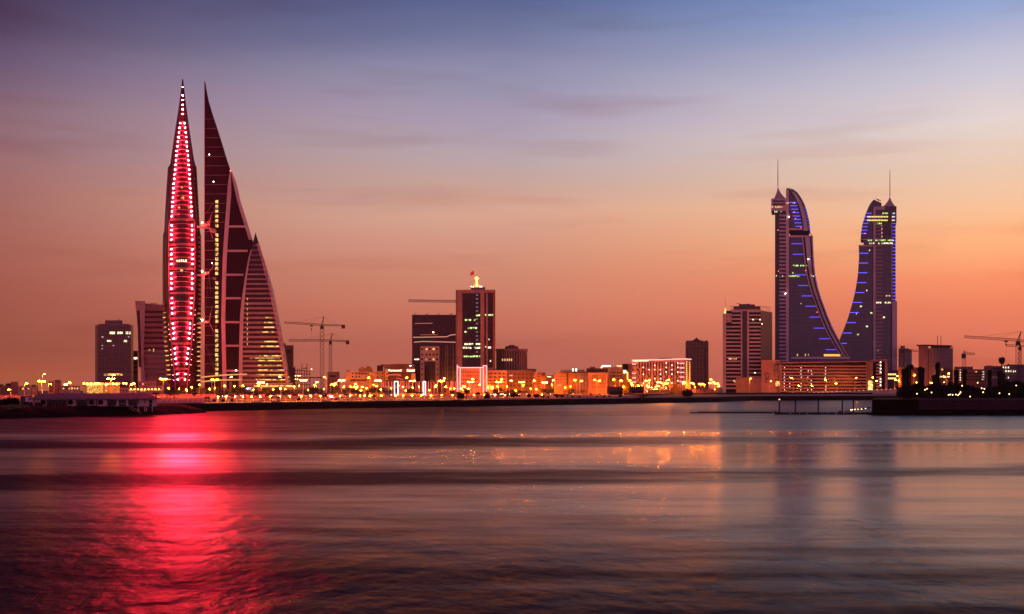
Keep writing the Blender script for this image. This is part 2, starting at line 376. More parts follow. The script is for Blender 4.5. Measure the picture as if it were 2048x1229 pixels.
# ------------------------------------------------------------------ the two sail towers joined by turbines
def interp(tab, y):
    for (a,b),(c,d) in zip(tab, tab[1:]):
        if a <= y <= c: return b+(d-b)*(y-a)/(c-a)
    return tab[0][1] if y < tab[0][0] else tab[-1][1]
def lens(mb, secs, n=28, pw=1.0):                # secs: (z, xl, xr, ymid, half depth)
    vs = []; 
    for z, xl, xr, ym, hd_ in secs:
        cx = (xl+xr)/2; rx = (xr-xl)/2
        for i in range(n):
            a = 2*math.pi*i/n; c, s_ = math.cos(a), math.sin(a)
            vs.append((cx+rx*c, ym+hd_*math.copysign(abs(s_)**pw, s_), z))
    m_ = len(secs)
    fs = [(j*n+i, j*n+(i+1)%n, (j+1)*n+(i+1)%n, (j+1)*n+i) for j in range(m_-1) for i in range(n)]
    fs += [tuple(range(n-1,-1,-1)), tuple(range((m_-1)*n, m_*n))]
    mb.add(vs, fs); return mb

def red_tower():
    D = 880; s = D/F
    t = Thing('sail_tower', 'tall pointed sail tower outlined by two curving strings of red lamps', 'skyscraper', (PX(364,D),D,G))
    Lx = [(147,364.4),(200,358),(260,348.5),(322,339.5),(327,335),(380,331.5),(432,328.5),(458,327.5),(466,324.5),(560,324),(640,325),(700,329),(760,334),(790,340)]
    Rx = [(147,366.4),(200,372.5),(260,381),(318,390),(327,394),(380,397),(432,399.7),(458,401),(466,403),(560,403.5),(640,403),(700,402),(760,402),(790,402)]
    def hdp(y): return max(.8, 17*min(1, (y-150)/420))
    ys = [147,165,180,200,230,260,290,310,321,327,350,380,410,432,456,465,500,540,580,620,660,700,740,775,791]
    body = MB(); lens(body, [(PZ(y,D), PX(interp(Lx,y),D), PX(interp(Rx,y),D), D+17, hdp(y)) for y in ys])
    t.add('tower_body', body, mat('red_tower_glass', (.016,.005,.008), .22, .15, pattern=(1,1.7,.3), pc=(2.4,3.85), var=.3), smooth=False)
    def fy(px, y):                                # front surface y at a photo column
        xl, xr = interp(Lx,y), interp(Rx,y); u = (px-(xl+xr)/2)/((xr-xl)/2); return D+17-hdp(y)*math.sqrt(max(0,1-min(1,u*u)))
    # prow: leaning shield in front of the body
    PLx = [(200,360),(322,345),(432,333),(500,330),(560,330.5),(640,335),(700,341),(760,347),(790,351)]
    PRx = [(200,370),(322,384),(432,394),(500,397),(560,396.5),(640,391),(700,385),(760,380),(790,377)]
    prow = MB(); lens(prow, [(PZ(y,D), PX(interp(PLx,y),D), PX(interp(PRx,y),D), D+8, hdp(y)*.72+ (0 if y<600 else 1.5)) for y in [203,230,260,290,322,360,400,432,470,500,530,560,600,640,680,700,730,760,791]])
    t.add('prow', prow, mat('red_prow_glass', (.020,.005,.008), .25, .2, pattern=(1,1.5,.3), pc=(2.4,3.85), var=.3))
    def py_(px, y):
        xl, xr = interp(PLx,y), interp(PRx,y); u = (px-(xl+xr)/2)/((xr-xl)/2); return D+8-(hdp(y)*.72+(0 if y<600 else 1.5))*math.sqrt(max(0,1-min(1,u*u)))
    # lamp rows
    LL = [(235,362),(270,357),(320,351.8),(370,347.5),(432,343.6),(480,342.7),(529,342.6),(578,342.7),(628,344.7),(678,347.9),(728,352),(760,355.5)]
    LR = [(235,368),(270,372.5),(320,376.9),(370,380.3),(432,383.4),(480,384.6),(529,384.9),(578,384.4),(628,381.6),(678,378.4),(728,373.5),(760,369.8)]
    rows = [235+9.4*i for i in range(22)] + [451.5,461,470.5,480, 499.5,509.5,519,529, 548,558,568,578.5, 597.5,607.5,617.5,628, 648,657.5,667.5,678, 698,708,718,728.5, 749,759.5]
    RIBM = mat('tower_rib', (.26,.17,.17), .5, .4)
    for side, tab, sg in (('l', LL, -1), ('r', LR, 1)):
        rib = MB(); pts = []
        for y in list(range(440, 770, 10))+[780,791]:
            px = interp(tab, y)+sg*5.0
            if y > 762: px = interp(tab,760)+sg*(4.6-(y-760)*.01)
            pts.append((PX(px,D), py_(px,y)-1.0, PZ(y,D)))
        rib.path(pts, .55, 4); t.add('side_rib', rib, RIBM)
    for y in (439.5,489.5,538.5,587.5,637.5,688,738.5):
        a, b = interp(LL,y)-4, interp(LR,y)+4; m_ = MB()
        q = [(PX(a+(b-a)*k/8,D), py_(a+(b-a)*k/8,y)-.7, PZ(y,D)) for k in range(9)]
        for p1, p2 in zip(q, q[1:]): m_.add([(p1[0],p1[1]-.6,p1[2]-.8),(p2[0],p2[1]-.6,p2[2]-.8),(p2[0],p2[1]+.8,p2[2]-.8),(p1[0],p1[1]+.8,p1[2]-.8),(p1[0],p1[1]-.6,p1[2]+.8),(p2[0],p2[1]-.6,p2[2]+.8),(p2[0],p2[1]+.8,p2[2]+.8),(p1[0],p1[1]+.8,p1[2]+.8)], [(0,3,2,1),(4,5,6,7),(0,1,5,4),(1,2,6,5),(2,3,7,6),(3,0,4,7)])
        t.add('cross_band', m_, RIBM)
    for y in rows:                                 # curved floor edge between the two lamps of a row
        a, b = interp(LL,y), interp(LR,y); m_ = MB(); z = PZ(y-2.2,D)
        m_.path([(PX(a+(b-a)*k/8,D), py_(a+(b-a)*k/8,y)-.45, z+ (.5*math.sin(math.pi*k/8))) for k in range(9)], .22, 4); t.add('floor_edge', m_, RIBM)
    lb = MB(); nn = 8; pr_ = [(.25,-.34),(.33,-.18),(.35,-.02),(.46,-.15),(.46,.34),(.001,.36)]
    lb.add([(0,-.38,0)]+[(r_*math.cos(2*math.pi*i/nn), y_, r_*math.sin(2*math.pi*i/nn)) for r_,y_ in pr_ for i in range(nn)],
           [(0,1+i,1+(i+1)%nn) for i in range(nn)]+[(1+j*nn+i,1+(j+1)*nn+i,1+(j+1)*nn+(i+1)%nn,1+j*nn+(i+1)%nn) for j in range(5) for i in range(nn)])
    me = lb.mesh('lamp', REDB); me.materials.append(DSTEEL)
    for p_ in me.polygons[nn*3:]: p_.material_index = 1  # dark hood added behind each lamp to hold back red spill
    def lamp(px, y, nm='lamp'):
        o = bpy.data.objects.new(nm, me); COL.objects.link(o); o.parent = t.o
        yy = min(py_(px,y), fy(px,y))-1.3-D; o.location = (PX(px,D)-t.loc[0]+yy*t.loc[0]/D, yy, PZ(y,D)-t.loc[2])
    for y in (188,197.4,206.8,216.2,225.6): lamp(365.2, y)
    for y in rows[1:]: lamp(interp(LL,y), y); lamp(interp(LR,y), y)
    wm = MB(); wm.ball((PX(365.2,D), D+17-1.2, PZ(164,D)), .35, 8, 5); t.add('top_beacon', wm, WBULB)
    sp_ = MB(); sp_.ball((0,0,0), .17, 6, 4); mes = sp_.mesh('small_lamp', emis('small_red', (1,.12,.15), 60))
    for y in rows[22:]:
        for sg, tab in ((-1,LL),(1,LR)):
            px = interp(tab,y)+sg*8.4; o = bpy.data.objects.new('small_lamp', mes); COL.objects.link(o); o.parent = t.o
            yy = fy(px,y)-.9-D; o.location = (PX(px,D)-t.loc[0]+yy*t.loc[0]/D, yy, PZ(y+1.5,D)-t.loc[2])
    # floor slabs of the flanks, lit underneath on both sides lower down
    for i in range(34):
        y = 470+9.6*i
        if y > 770: break
        for sg, T_ in ((-1,Lx),(1,Rx)):
            e = interp(T_, y)
            if sg == 1 or y > 600:
                m_ = MB(); w_ = 6 if sg > 0 else 5
                m_.pbox(min(e,e-sg*w_), max(e,e-sg*w_), y, y+4, D, 6, -fy(e-sg*w_,y)+D+.8); t.add('flank_slab', m_, mat('flank_slab', (.25,.15,.17)))
    for i in range(15):
        y = 624+9.6*i
        if y > 765: break
        m_ = MB(); e = interp(Lx,y); m_.pbox(e+.5, e+6+i*.15, y, y+1.4, D, .4, -fy(e+6,y)+D+1.6); t.add('lit_strip', m_, STRIPW)
        m_ = MB(); e = interp(Rx,y); m_.pbox(e-8, e-.5, y+2, y+3.4, D, .4, -fy(e-8,y)+D+1.6); t.add('lit_strip', m_, STRIPW)
    m_ = MB()
    for px in (354,358.5,363,367.5,372): m_.pbox(px-1.4, px+1.4, 520.5, 525, D, .3, -py_(365,522)+D+.3)
    t.add('lit_window', m_, WARMW)
    for (a,b,c,d) in ((361,366,539,545),(362,368,394,399),(356,360,413,417),(376,379,413,417),(362,366,374,376)):
        m_ = MB(); m_.pbox(a,b,c,d,D,.3,-py_(364,c)+D+.35); t.add('lit_window', m_, WARM)
red_tower()

def dark_tower():
    D = 880
    t = Thing('sail_tower', 'dark sail tower with straight left edge and pale framed triangle on its right', 'skyscraper', (PX(470,D),D,G))
    Rr = [(159,410),(195,416),(225,425),(270,440),(310,452),(338,461),(400,481),(450,496.5),(480,506),(520,517),(560,525),(600,532),(650,540),(700,548),(760,556),(790,560)]
    ys = [159,180,200,225,250,280,310,338,370,400,450,500,560,620,680,740,791]
    mb = MB(); vs = []
    def yf(y): return D+6*max(0,(560-y)/400)
    for y in ys:
        xl, xr = PX(408.3,D), PX(interp(Rr,y),D); f_ = yf(y); bk = D+26-6*max(0,(560-y)/400); z = PZ(y,D)
        vs += [(xl,f_,z),(xr,f_+min(3,(xr-xl)*.2),z),(xr,bk-min(3,(xr-xl)*.2),z),(xl,bk,z)]
    n = 4; fs = [(j*n+i,(j+1)*n+i,(j+1)*n+(i+1)%n,j*n+(i+1)%n) for j in range(len(ys)-1) for i in range(n)]+[(0,1,2,3),tuple(range((len(ys)-1)*4+3,(len(ys)-1)*4-1,-1))]
    mb.add(vs, fs); t.add('tower_body', mb, mat('sail_glass', (.006,.0015,.005), .2, .08, var=.3, scale=.03, pattern=(1,1.3,.7), pc=(3,3.85)))
    m_ = MB(); m_.path([(PX(408.5,D), yf(y)-.1, PZ(y,D)) for y in ys], .3, 4); t.add('edge_trim', m_, FRAMEW)
    LINE = mat('floor_line', (.11,.06,.08), .4, .5)
    y = 235.5
    while y < 750:
        xr = min(interp(Rr,y)-(6 if y > 250 else 2), interp([(338,461),(420,455),(500,449),(560,446),(640,444),(760,445)], y)-2 if y > 338 else 999) if y > 338 else interp(Rr,y)-3
        m_ = MB(); m_.box(PX(410,D), PX(xr if y < 445 else 428,D), yf(y)-.18, yf(y)+.3, PZ(y+.45,D), PZ(y-.45,D)); t.add('floor_line', m_, LINE); y += 18.95
    # pale frame: two legs meeting at the top, cross beams, all standing proud
    LG = [(338,460.5),(345,457.5),(420,452),(500,446.3),(560,444),(640,442.5),(760,445),(791,447)]
    RG = [(338,461.5),(345,463),(400,480),(450,495),(480,504)]
    def legstrip(tab, w, y0, y1, name):
        m_ = MB(); pts = [y0+(y1-y0)*k/18 for k in range(19)]
        for a, b in zip(pts, pts[1:]):
            xa, xb = interp(tab,a), interp(tab,b); wa = min(w, 1+(a-338)*.2); wb = min(w, 1+(b-338)*.2)
            v = [(PX(xa,D),yf(a)-1,PZ(a,D)),(PX(xa+wa,D),yf(a)-1,PZ(a,D)),(PX(xb+wb,D),yf(b)-1,PZ(b,D)),(PX(xb,D),yf(b)-1,PZ(b,D))]
            m_.add(v+[(p[0],p[1]+3,p[2]) for p in v], [(0,3,2,1),(0,4,7,3),(1,2,6,5),(4,5,6,7)])
        t.add(name, m_, FRAMEW)
    legstrip(LG, 8, 339, 791, 'frame_leg')
    legstrip([(a,b-6*min(1,(a-338)/50)) for a,b in RG], 6.5, 339, 479, 'frame_leg')
    SL = [(466,503),(480,499.5),(520,490),(560,484.5),(600,480.5),(640,478),(700,476.5),(760,476),(791,476)]
    for y in (453,502,550,597,645,692,742):
        xr = interp(RG,y)-3 if y < 480 else interp(SL,y)+1
        m_ = MB(); m_.box(PX(interp(LG,y)+7.6,D), PX(xr,D), yf(y)-.8, yf(y)+.5, PZ(y+2,D), PZ(y-2,D)); t.add('cross_beam', m_, FRAMEW)
    # column of lit stair windows
    for i in range(37):
        y = 400+9.6*i
        if y > 748 or any(abs(y-q) < 6 for q in (459,556,651)): continue
        m_ = MB(); m_.box(PX(430.5,D), PX(436.5,D), yf(y)-.25, yf(y)+.3, PZ(y+6.2,D), PZ(y,D)); t.add('stair_window', m_, WARM)
    for (a,y,c) in ((418,308,WBULB),(427,363,WBULB),(424,527,WBULB),(472,741,WBULB),(461,341,REDS)):
        m_ = MB(); m_.ball((PX(a,D), yf(y)-1.2, PZ(y,D)), .3, 6, 4); t.add('small_lamp', m_, c)
    # faint stays
    m_ = MB()
    for (a,b,c,d) in ((410,430,426,405),(410,455,430,415),(412,470,424,440),(411,690,428,740),(418,700,432,748),(411,640,416,560)): m_.bar((PX(a,D),yf(b)-.3,PZ(b,D)),(PX(c,D),yf(d)-.3,PZ(d,D)),.1,4)
    t.add('stay_wires', m_, LINE)
    # lower triangular wing in front
    D2 = 868
    SR = [(466,503.6),(520,520),(575,535),(640,548),(700,558.5),(760,569),(778,573),(791,576)]
    ys = [466,480,500,520,540,560,580,600,620,640,660,680,700,720,740,760,778,791]
    mb = MB(); vs = []
    for y in ys:
        xl, xr = PX(interp(SL,y),D2), PX(interp(SR,y),D2); z = PZ(y,D2); w = xr-xl
        vs += [(xl,D2,z),(xr,D2,z),(xr+min(2,w*.1),D2+11,z),(xl,D2+11,z)]
    fs = [(j*4+i,(j+1)*4+i,(j+1)*4+(i+1)%4,j*4+(i+1)%4) for j in range(len(ys)-1) for i in range(4)]+[(0,1,2,3),tuple(range((len(ys)-1)*4+3,(len(ys)-1)*4-1,-1))]
    mb.add(vs, fs); w = t.add('wing', mb, mat('wing_glass', (.016,.005,.010), .25, .2, pattern=(1,1.6,.5), pc=(2.4,3.85), var=.3))
    BANDM = mat('wing_band', (.29,.19,.185), .6, .4)
    i = 0; y = 490.0
    while y < 786:
        xl, xr = interp(SL,y)+.5, interp(SR,y)-1
        fade = y < 545
        m_ = MB(); m_.box(PX(xl,D2), PX(xr,D2), D2-.5, D2+.3, PZ(y+(3.2 if y < 600 else 4.4),D2), PZ(y,D2)); t.add('floor_band', m_, mat('wing_band_dim', (.14,.075,.11), .5, .4) if fade else BANDM, parent=w); y += 9.6; i += 1
    for (yy,a,b) in ((635,523,534.5),(645,520,538),(654.5,520,540.5),(664,516.5,539.5),(683,514,547),(692.5,514,550),(711.5,511,555),(721,508.5,556),(730.5,508.5,558),(740,508.5,560),(749.5,505.5,562),(759.2,505,563)):
        m_ = MB(); m_.box(PX(a,D2), PX(b,D2), D2-.75, D2-.45, PZ(yy+1.6,D2), PZ(yy-.4,D2)); t.add('lit_strip', m_, STRIPW)
    m_ = MB(); m_.box(PX(493,D2), PX(552,D2), D2-.15, D2+.2, PZ(718,D2), PZ(714.5,D2)); t.add('lit_window', m_, emis('dim_row', (1,.6,.2), .5, .8))
    for y in range(596,690,10):
        m_ = MB(); m_.box(PX(486.2,D2), PX(487.8,D2), D2-.7, D2-.3, PZ(y+5,D2), PZ(y,D2)); t.add('lit_window', m_, emis('dim_amber', (1,.5,.15), .7))
    # pale edge panel with ticks down the right side
    EP = mat('edge_panel', (.42,.26,.33), .5, .4, pattern=(1,.9,.25), pc=(20,3.9)); m_ = MB(); pts = [488+(791-488)*k/30 for k in range(31)]
    for a, b in zip(pts, pts[1:]):
        xa, xb = interp(SR,a), interp(SR,b); wd = 5.5
        v = [(PX(xa-wd,D2),D2-.9,PZ(a,D2)),(PX(xa+.4,D2),D2-.9,PZ(a,D2)),(PX(xb+.4,D2),D2-.9,PZ(b,D2)),(PX(xb-wd,D2),D2-.9,PZ(b,D2))]
        m_.add(v+[(p[0],p[1]+.8,p[2]) for p in v], [(0,3,2,1),(0,4,7,3),(1,2,6,5),(4,5,6,7)])
    t.add('edge_panel', m_, EP)
    # left white spine of the wing
    m_ = MB(); pts = [500+(791-500)*k/20 for k in range(21)]
    for a, b in zip(pts, pts[1:]):
        xa, xb = interp(SL,a), interp(SL,b); wd = 1+6*min(1,(a-480)/150); wb_ = 1+6*min(1,(b-480)/150)
        v = [(PX(xa-wd+1,D2),D2-1,PZ(a,D2)),(PX(xa+1,D2),D2-1,PZ(a,D2)),(PX(xb+1,D2),D2-1,PZ(b,D2)),(PX(xb-wb_+1,D2),D2-1,PZ(b,D2))]
        m_.add(v+[(p[0],p[1]+.9,p[2]) for p in v], [(0,3,2,1),(0,4,7,3),(1,2,6,5),(4,5,6,7)])
    t.add('wing_spine', m_, FRAMEW)
    # podium tiers right of the wing foot
    for (a,b,c,d) in ((478,578,766,769),(476,586,774,780)):
        m_ = MB(); m_.pbox(a,b,c,d,D2,10,1.6); t.add('podium_tier', m_, BEIGE)
    m_ = MB(); m_.pbox(500,580,771,774,D2,.4,1.5); t.add('lit_window', m_, STRIPW)
dark_tower()

# lit swooping canopy between the towers and bright oval sign
t = Thing('entrance_canopy', 'two long lit canopy beams sweeping right between the two sail towers', 'canopy', (PX(440,850),850,G))
for (p,q) in (((402,755),(494,749)),((402,764),(483,760))):
    m_ = MB(); m_.path([(PX(p[0]+(q[0]-p[0])*k/8,850), 850, PZ(p[1]+(q[1]-p[1])*k/8-1.3*math.sin(math.pi*k/8),850)) for k in range(9)], .55, 6); t.add('beam', m_, emis('canopy_lit', (1,.42,.14), .8))
for px in (406,424,443,462,480): m_ = MB(); m_.bar((PX(px,850),850,G),(PX(px,850),850,PZ(763,850)),.25,6); t.add('post', m_, STEEL)
t = Thing('oval_sign', 'glowing blue white oval sign at the foot of the dark sail tower', 'sign', (PX(502,780),780,G))
m_ = MB(); m_.lathe((PX(502,780),780,PZ(779.5,780)), [(.001,-1.5),(2.4,-1.3),(3.9,-.6),(4.1,0),(3.9,.6),(2.4,1.3),(.001,1.5)], 20, 1, .2); t.add('sign_face', m_, emis('sign_oval', (.72,.66,1), 3))
for px in (498,506): m_ = MB(); m_.bar((PX(px,780),780.4,G),(PX(px,780),780.4,PZ(782,780)),.15,6); t.add('post', m_, DSTEEL)

# turbines between the towers, each on its own bridge
for k, (hx, hy, bl, nm) in enumerate((((417.4),449.5,[(401.7,446.2),(427,483),(424.5,426)],'top'),((417.0),546.5,[(404,542),(422,587),(431,527)],'middle'),((417.7),643.8,[(404,640),(432,674),(425,611)],'bottom'))):
    D = 872
    t = Thing('wind_turbine', f'{nm}most of the three floodlit wind turbines on bridges between the sail towers', 'wind turbine', (PX(hx,D),D,PZ(hy,D)), 'turbines between the sail towers')
    t.o['label'] = {'top':'topmost','middle':'middle','bottom':'lowest'}[nm] + ' of the three lit wind turbines bridging the sail towers'
    DK = emis('bridge_floodlit', (.75,.46,.16), .55)
    DKM = mat('bridge_paint', (.30,.27,.2), .5, .4)
    m_ = MB(); dy_ = 6 if k == 0 else (3 if k == 1 else 2); z0 = PZ(hy+2,D+9)
    m_.pprism([(400,hy+5),(416,hy+6+dy_*.3),(438,hy+6+dy_),(438,hy+3+dy_),(416,hy+3+dy_*.3),(400,hy+2)], D+9, 4); t.add('bridge', m_, DKM)
    m_ = MB(); m_.pprism([(424,hy+5+dy_),(428,hy+9+dy_),(433,hy+11+dy_),(438,hy+10+dy_),(439,hy+6+dy_)], D+8.5, 5); t.add('bridge_keel', m_, DKM)
    m_ = MB(); m_.lathe((PX(hx,D+7),D+4,PZ(hy,D)), [(.001,-1.1),(.8,-.9),(1.1,0),(.8,.9),(.001,1.1)], 10, 1.4, 3.2); t.add('nacelle', m_, DKM)
    hub = MB(); hub.ball((PX(hx,D),D-.6,PZ(hy,D)), .9, 8, 6); t.add('hub', hub, DKM)
    for (bx_, by_) in bl:
        m_ = MB(); m_.bar((PX(hx,D),D-.6,PZ(hy,D)), (PX(bx_,D),D-.8,PZ(by_,D)), .28, 4, .08); t.add('blade', m_, mat('blade', (.2,.15,.13), .5, .4))
    m_ = MB(); m_.ball((PX(404.3,D),D-1.5,PZ(hy-3,D)), .45, 6, 4); t.add('floodlamp', m_, emis('turbine_flood', (1,.72,.4), 160))

# ------------------------------------------------------------------ office blocks on the left
def block(name, label, cat, x0, x1, top, D, dep, m, bot=None, group=None, parts='wall'):
    t = Thing(name, label, cat, ((PX(x0,D)+PX(x1,D))/2, D, G), group)
    mb = MB(); mb.box(PX(x0,D), PX(x1,D), D, D+dep, G if bot is None else PZ(bot,D), PZ(top,D)); t.add(parts, mb, m); t.D = D; t.dep = dep
    return t
def win(t, a, b, c, d, m=VOID, name='window', off=.12, D=None, parent=None, dep=.4):
    mb = MB(); mb.pbox(a,b,c,d, t.D if D is None else D, dep, off); return t.add(name, mb, m, parent=parent)
def grid(t, x0, x1, nx, fx, y0, y1, ny, fy_, m=VOID, lit=0, lm=WARM, off=.12, name='window', D=None, cap=100):
    c = 0; rest = MB()
    for j in range(ny):
        for i in range(nx):
            w = (x1-x0)/nx; h = (y1-y0)/ny; a = x0+w*(i+.5-fx/2); d = y0+h*(j+.5-fy_/2)
            L_ = random.random() < lit; c += 1
            if c <= cap: win(t, a, a+w*fx, d, d+h*fy_, lm if L_ else m, 'lit_window' if L_ else name, off, D)
            else: rest.pbox(a, a+w*fx, d, d+h*fy_, t.D if D is None else D, .4, off)
    if rest.v: t.add(name, rest, m, kind='stuff')
def signtext(t, txt, a, b, c, d, m, D, off=.5):        # lettering fitted to a photo rectangle
    cu = bpy.data.curves.new('letters', 'FONT'); cu.body = txt; cu.extrude = .08; cu.size = 1; cu.align_x = 'LEFT'; cu.offset = .012
    o = bpy.data.objects.new('letters', cu); COL.objects.link(o); bpy.context.view_layer.update()
    me = bpy.data.meshes.new_from_object(o); COL.objects.unlink(o); bpy.data.objects.remove(o)
    xs_ = [v.co.x for v in me.vertices]; ys_ = [v.co.y for v in me.vertices]
    sx = (PX(b,D)-PX(a,D))/(max(xs_)-min(xs_)); sz = (PZ(c,D)-PZ(d,D))/(max(ys_)-min(ys_))
    for v in me.vertices:
        x, y, z = v.co; v.co = (PX(a,D)+(x-min(xs_))*sx-t.loc[0], D-off-z-t.loc[1], PZ(d,D)+(y-min(ys_))*sz-t.loc[2])
    me.materials.clear(); me.materials.append(m); lo = bpy.data.objects.new('lettering', me); COL.objects.link(lo); lo.parent = t.o; return lo

D = 960
t = Thing('office_tower', 'dark brown glass office tower with clipped corners and a lit row near its top', 'office tower', (PX(228,D),D,G)); t.D = D
x = lambda p: PX(p, D)
mb = MB(); mb.plan([(x(190),D+6),(x(195),D),(x(262),D),(x(267),D+6),(x(267),D+34),(x(190),D+34)], G, PZ(650,D)); t.add('wall', mb, BGLASS)
mb = MB(); mb.box(x(197), x(258), D+4, D+30, PZ(650,D), PZ(647.5,D)); t.add('roof_edge', mb, mat('roof_edge', (.3,.18,.17)))
mb = MB(); mb.box(x(210), x(245), D+8, D+24, PZ(648,D), PZ(640,D)); t.add('roof_house', mb, BROWN)
mb = MB(); mb.bar((x(213),D+9,PZ(640,D)),(x(213),D+9,PZ(634,D)),.12); mb.bar((x(259),D+6,PZ(650,D)),(x(260),D+6,PZ(646,D)),.12); mb.bar((x(237),D+9,PZ(640,D)),(x(237),D+9,PZ(637,D)),.6); t.add('roof_masts', mb, DSTEEL)
for j in range(3):
    for (a,b) in ((219+16*j,230+15.5*j),): win(t, a, b, 664, 668.5, WARMW, 'lit_window')
for (a,b,c,d) in ((214,223,680.5,684.5),(247,254,680.5,684.5)): win(t, a, b, c, d, WARMW, 'lit_window')
for (a,b,c,d) in ((203,207,673,676),(203,206,697,700),(203,206,690.5,692.5),(225,229,690.5,692.5),(256,259,673,676)): win(t, a, b, c, d, emis('dim_white', (1,.75,.75), .5), 'lit_window')
win(t, 208, 245, 747.5, 751.5, emis('low_row', (1,.5,.12), 1.4, .4), 'lit_window')
grid(t, 196, 262, 1, 1, 654, 745, 19, .45, mat('band_glass', (.018,.006,.01), .2, .5, var=.4))

t = block('office_block', 'slim pale block squeezed between the dark and the banded office towers', 'building', 266, 276, 702, 990, 20, BROWN)
win(t, 267, 275, 715, 719, WARMW, 'lit_window'); 
for y in (706,724,733,743): win(t, 267, 275, y, y+5)

D = 930
t = Thing('banded_tower', 'office tower with leaning pale fin and dark window bands behind the red lit tower', 'office tower', (PX(300,D),D,G)); t.D = D
mb = MB(); mb.pprism([(283,790),(345,790),(345,612),(290,607)], D, 26); t.add('wall', mb, mat('band_wall', (.26,.15,.14), pattern=(1,.92,.7), pc=(3,3.8)))
mb = MB(); mb.pprism([(284,790),(293,790),(287,720),(289,660),(290.5,603),(270,603),(274,640),(279,700)], D, 10, 2.5); t.add('fin', mb, PALE)
mb = MB(); mb.pprism([(277.5,735),(283,735),(281.5,680),(279.5,622),(274,622),(275.5,660)], D, .5, 2.9); t.add('fin_glazing', mb, VOID)
for i in range(13):
    y = 622+10.4*i; mb = MB(); mb.pbox(287.5, 330, y, y+4.6, D, .5, .2); t.add('window', mb, VOID if i < 8 else BGLASS)
mb = MB(); mb.pbox(306.5,308,698,704,D,.3,.5); t.add('lit_window', mb, WARM)
mb = MB(); mb.pbox(297.5,299.5,699,702,D,.3,.5); t.add('lit_window', mb, WARM)
mb = MB(); mb.path([(PX(300,D),D+4,PZ(606,D)),(PX(314,D),D+4,PZ(607,D)),(PX(315,D),D+4,PZ(609,D))], .25); t.add('roof_crane', mb, DSTEEL)

# behind the dark sail tower, right side
t = block('apartment_block', 'brown apartment block with rooftop box right of the dark sail tower', 'building', 556, 587, 691, 960, 25, BROWN)
mb = MB(); mb.box(PX(556,960),PX(571,960),964,980,PZ(691,960),PZ(686.5,960)); t.add('roof_house', mb, BROWN)
win(t, 573, 584, 700, 708, mat('panel_dark', (.05,.025,.025)), 'vent_panel')
for y in (716,724,733,742): win(t, 570.5, 572, y, y+4.5, WARMW, 'lit_window')
mb = MB(); mb.box(PX(587,960),PX(590.5,960),962,978,G,PZ(735,960)); t.add('side_wing', mb, BROWN)

# unfinished concrete frame
D = 900
t = Thing('concrete_frame', 'unfinished dark concrete frame with bare columns sticking up, left of the cranes', 'construction', (PX(604,D),D,G))
RAW = mat('raw_concrete', (.05,.03,.028))
for px, tp in ((589.5,733),(594,737),(599,737),(603,728),(608,740),(613,728),(619,742)):
    mb = MB(); mb.box(PX(px,D),PX(px+1.3,D),D,D+2,G,PZ(tp,D)); t.add('column', mb, RAW)
for y, a, b in ((741,589,608),(748,589,620),(755,589,620),(762,589,620),(769,589,620),(736.5,603,615),(742.5,608,620)):
    mb = MB(); mb.box(PX(a,D),PX(b,D),D-.4,D+8,PZ(y+.8,D),PZ(y-.4,D)); t.add('slab', mb, RAW)
for (a,y) in ((591,752),(596,752),(600,752),(595,759),(591,759),(623,739)):
    mb = MB(); mb.ball((PX(a,D),D-.8,PZ(y,D)),.3,6,4); t.add('work_lamp', mb, emis('work_lamp', (1,.5,.25), 20))

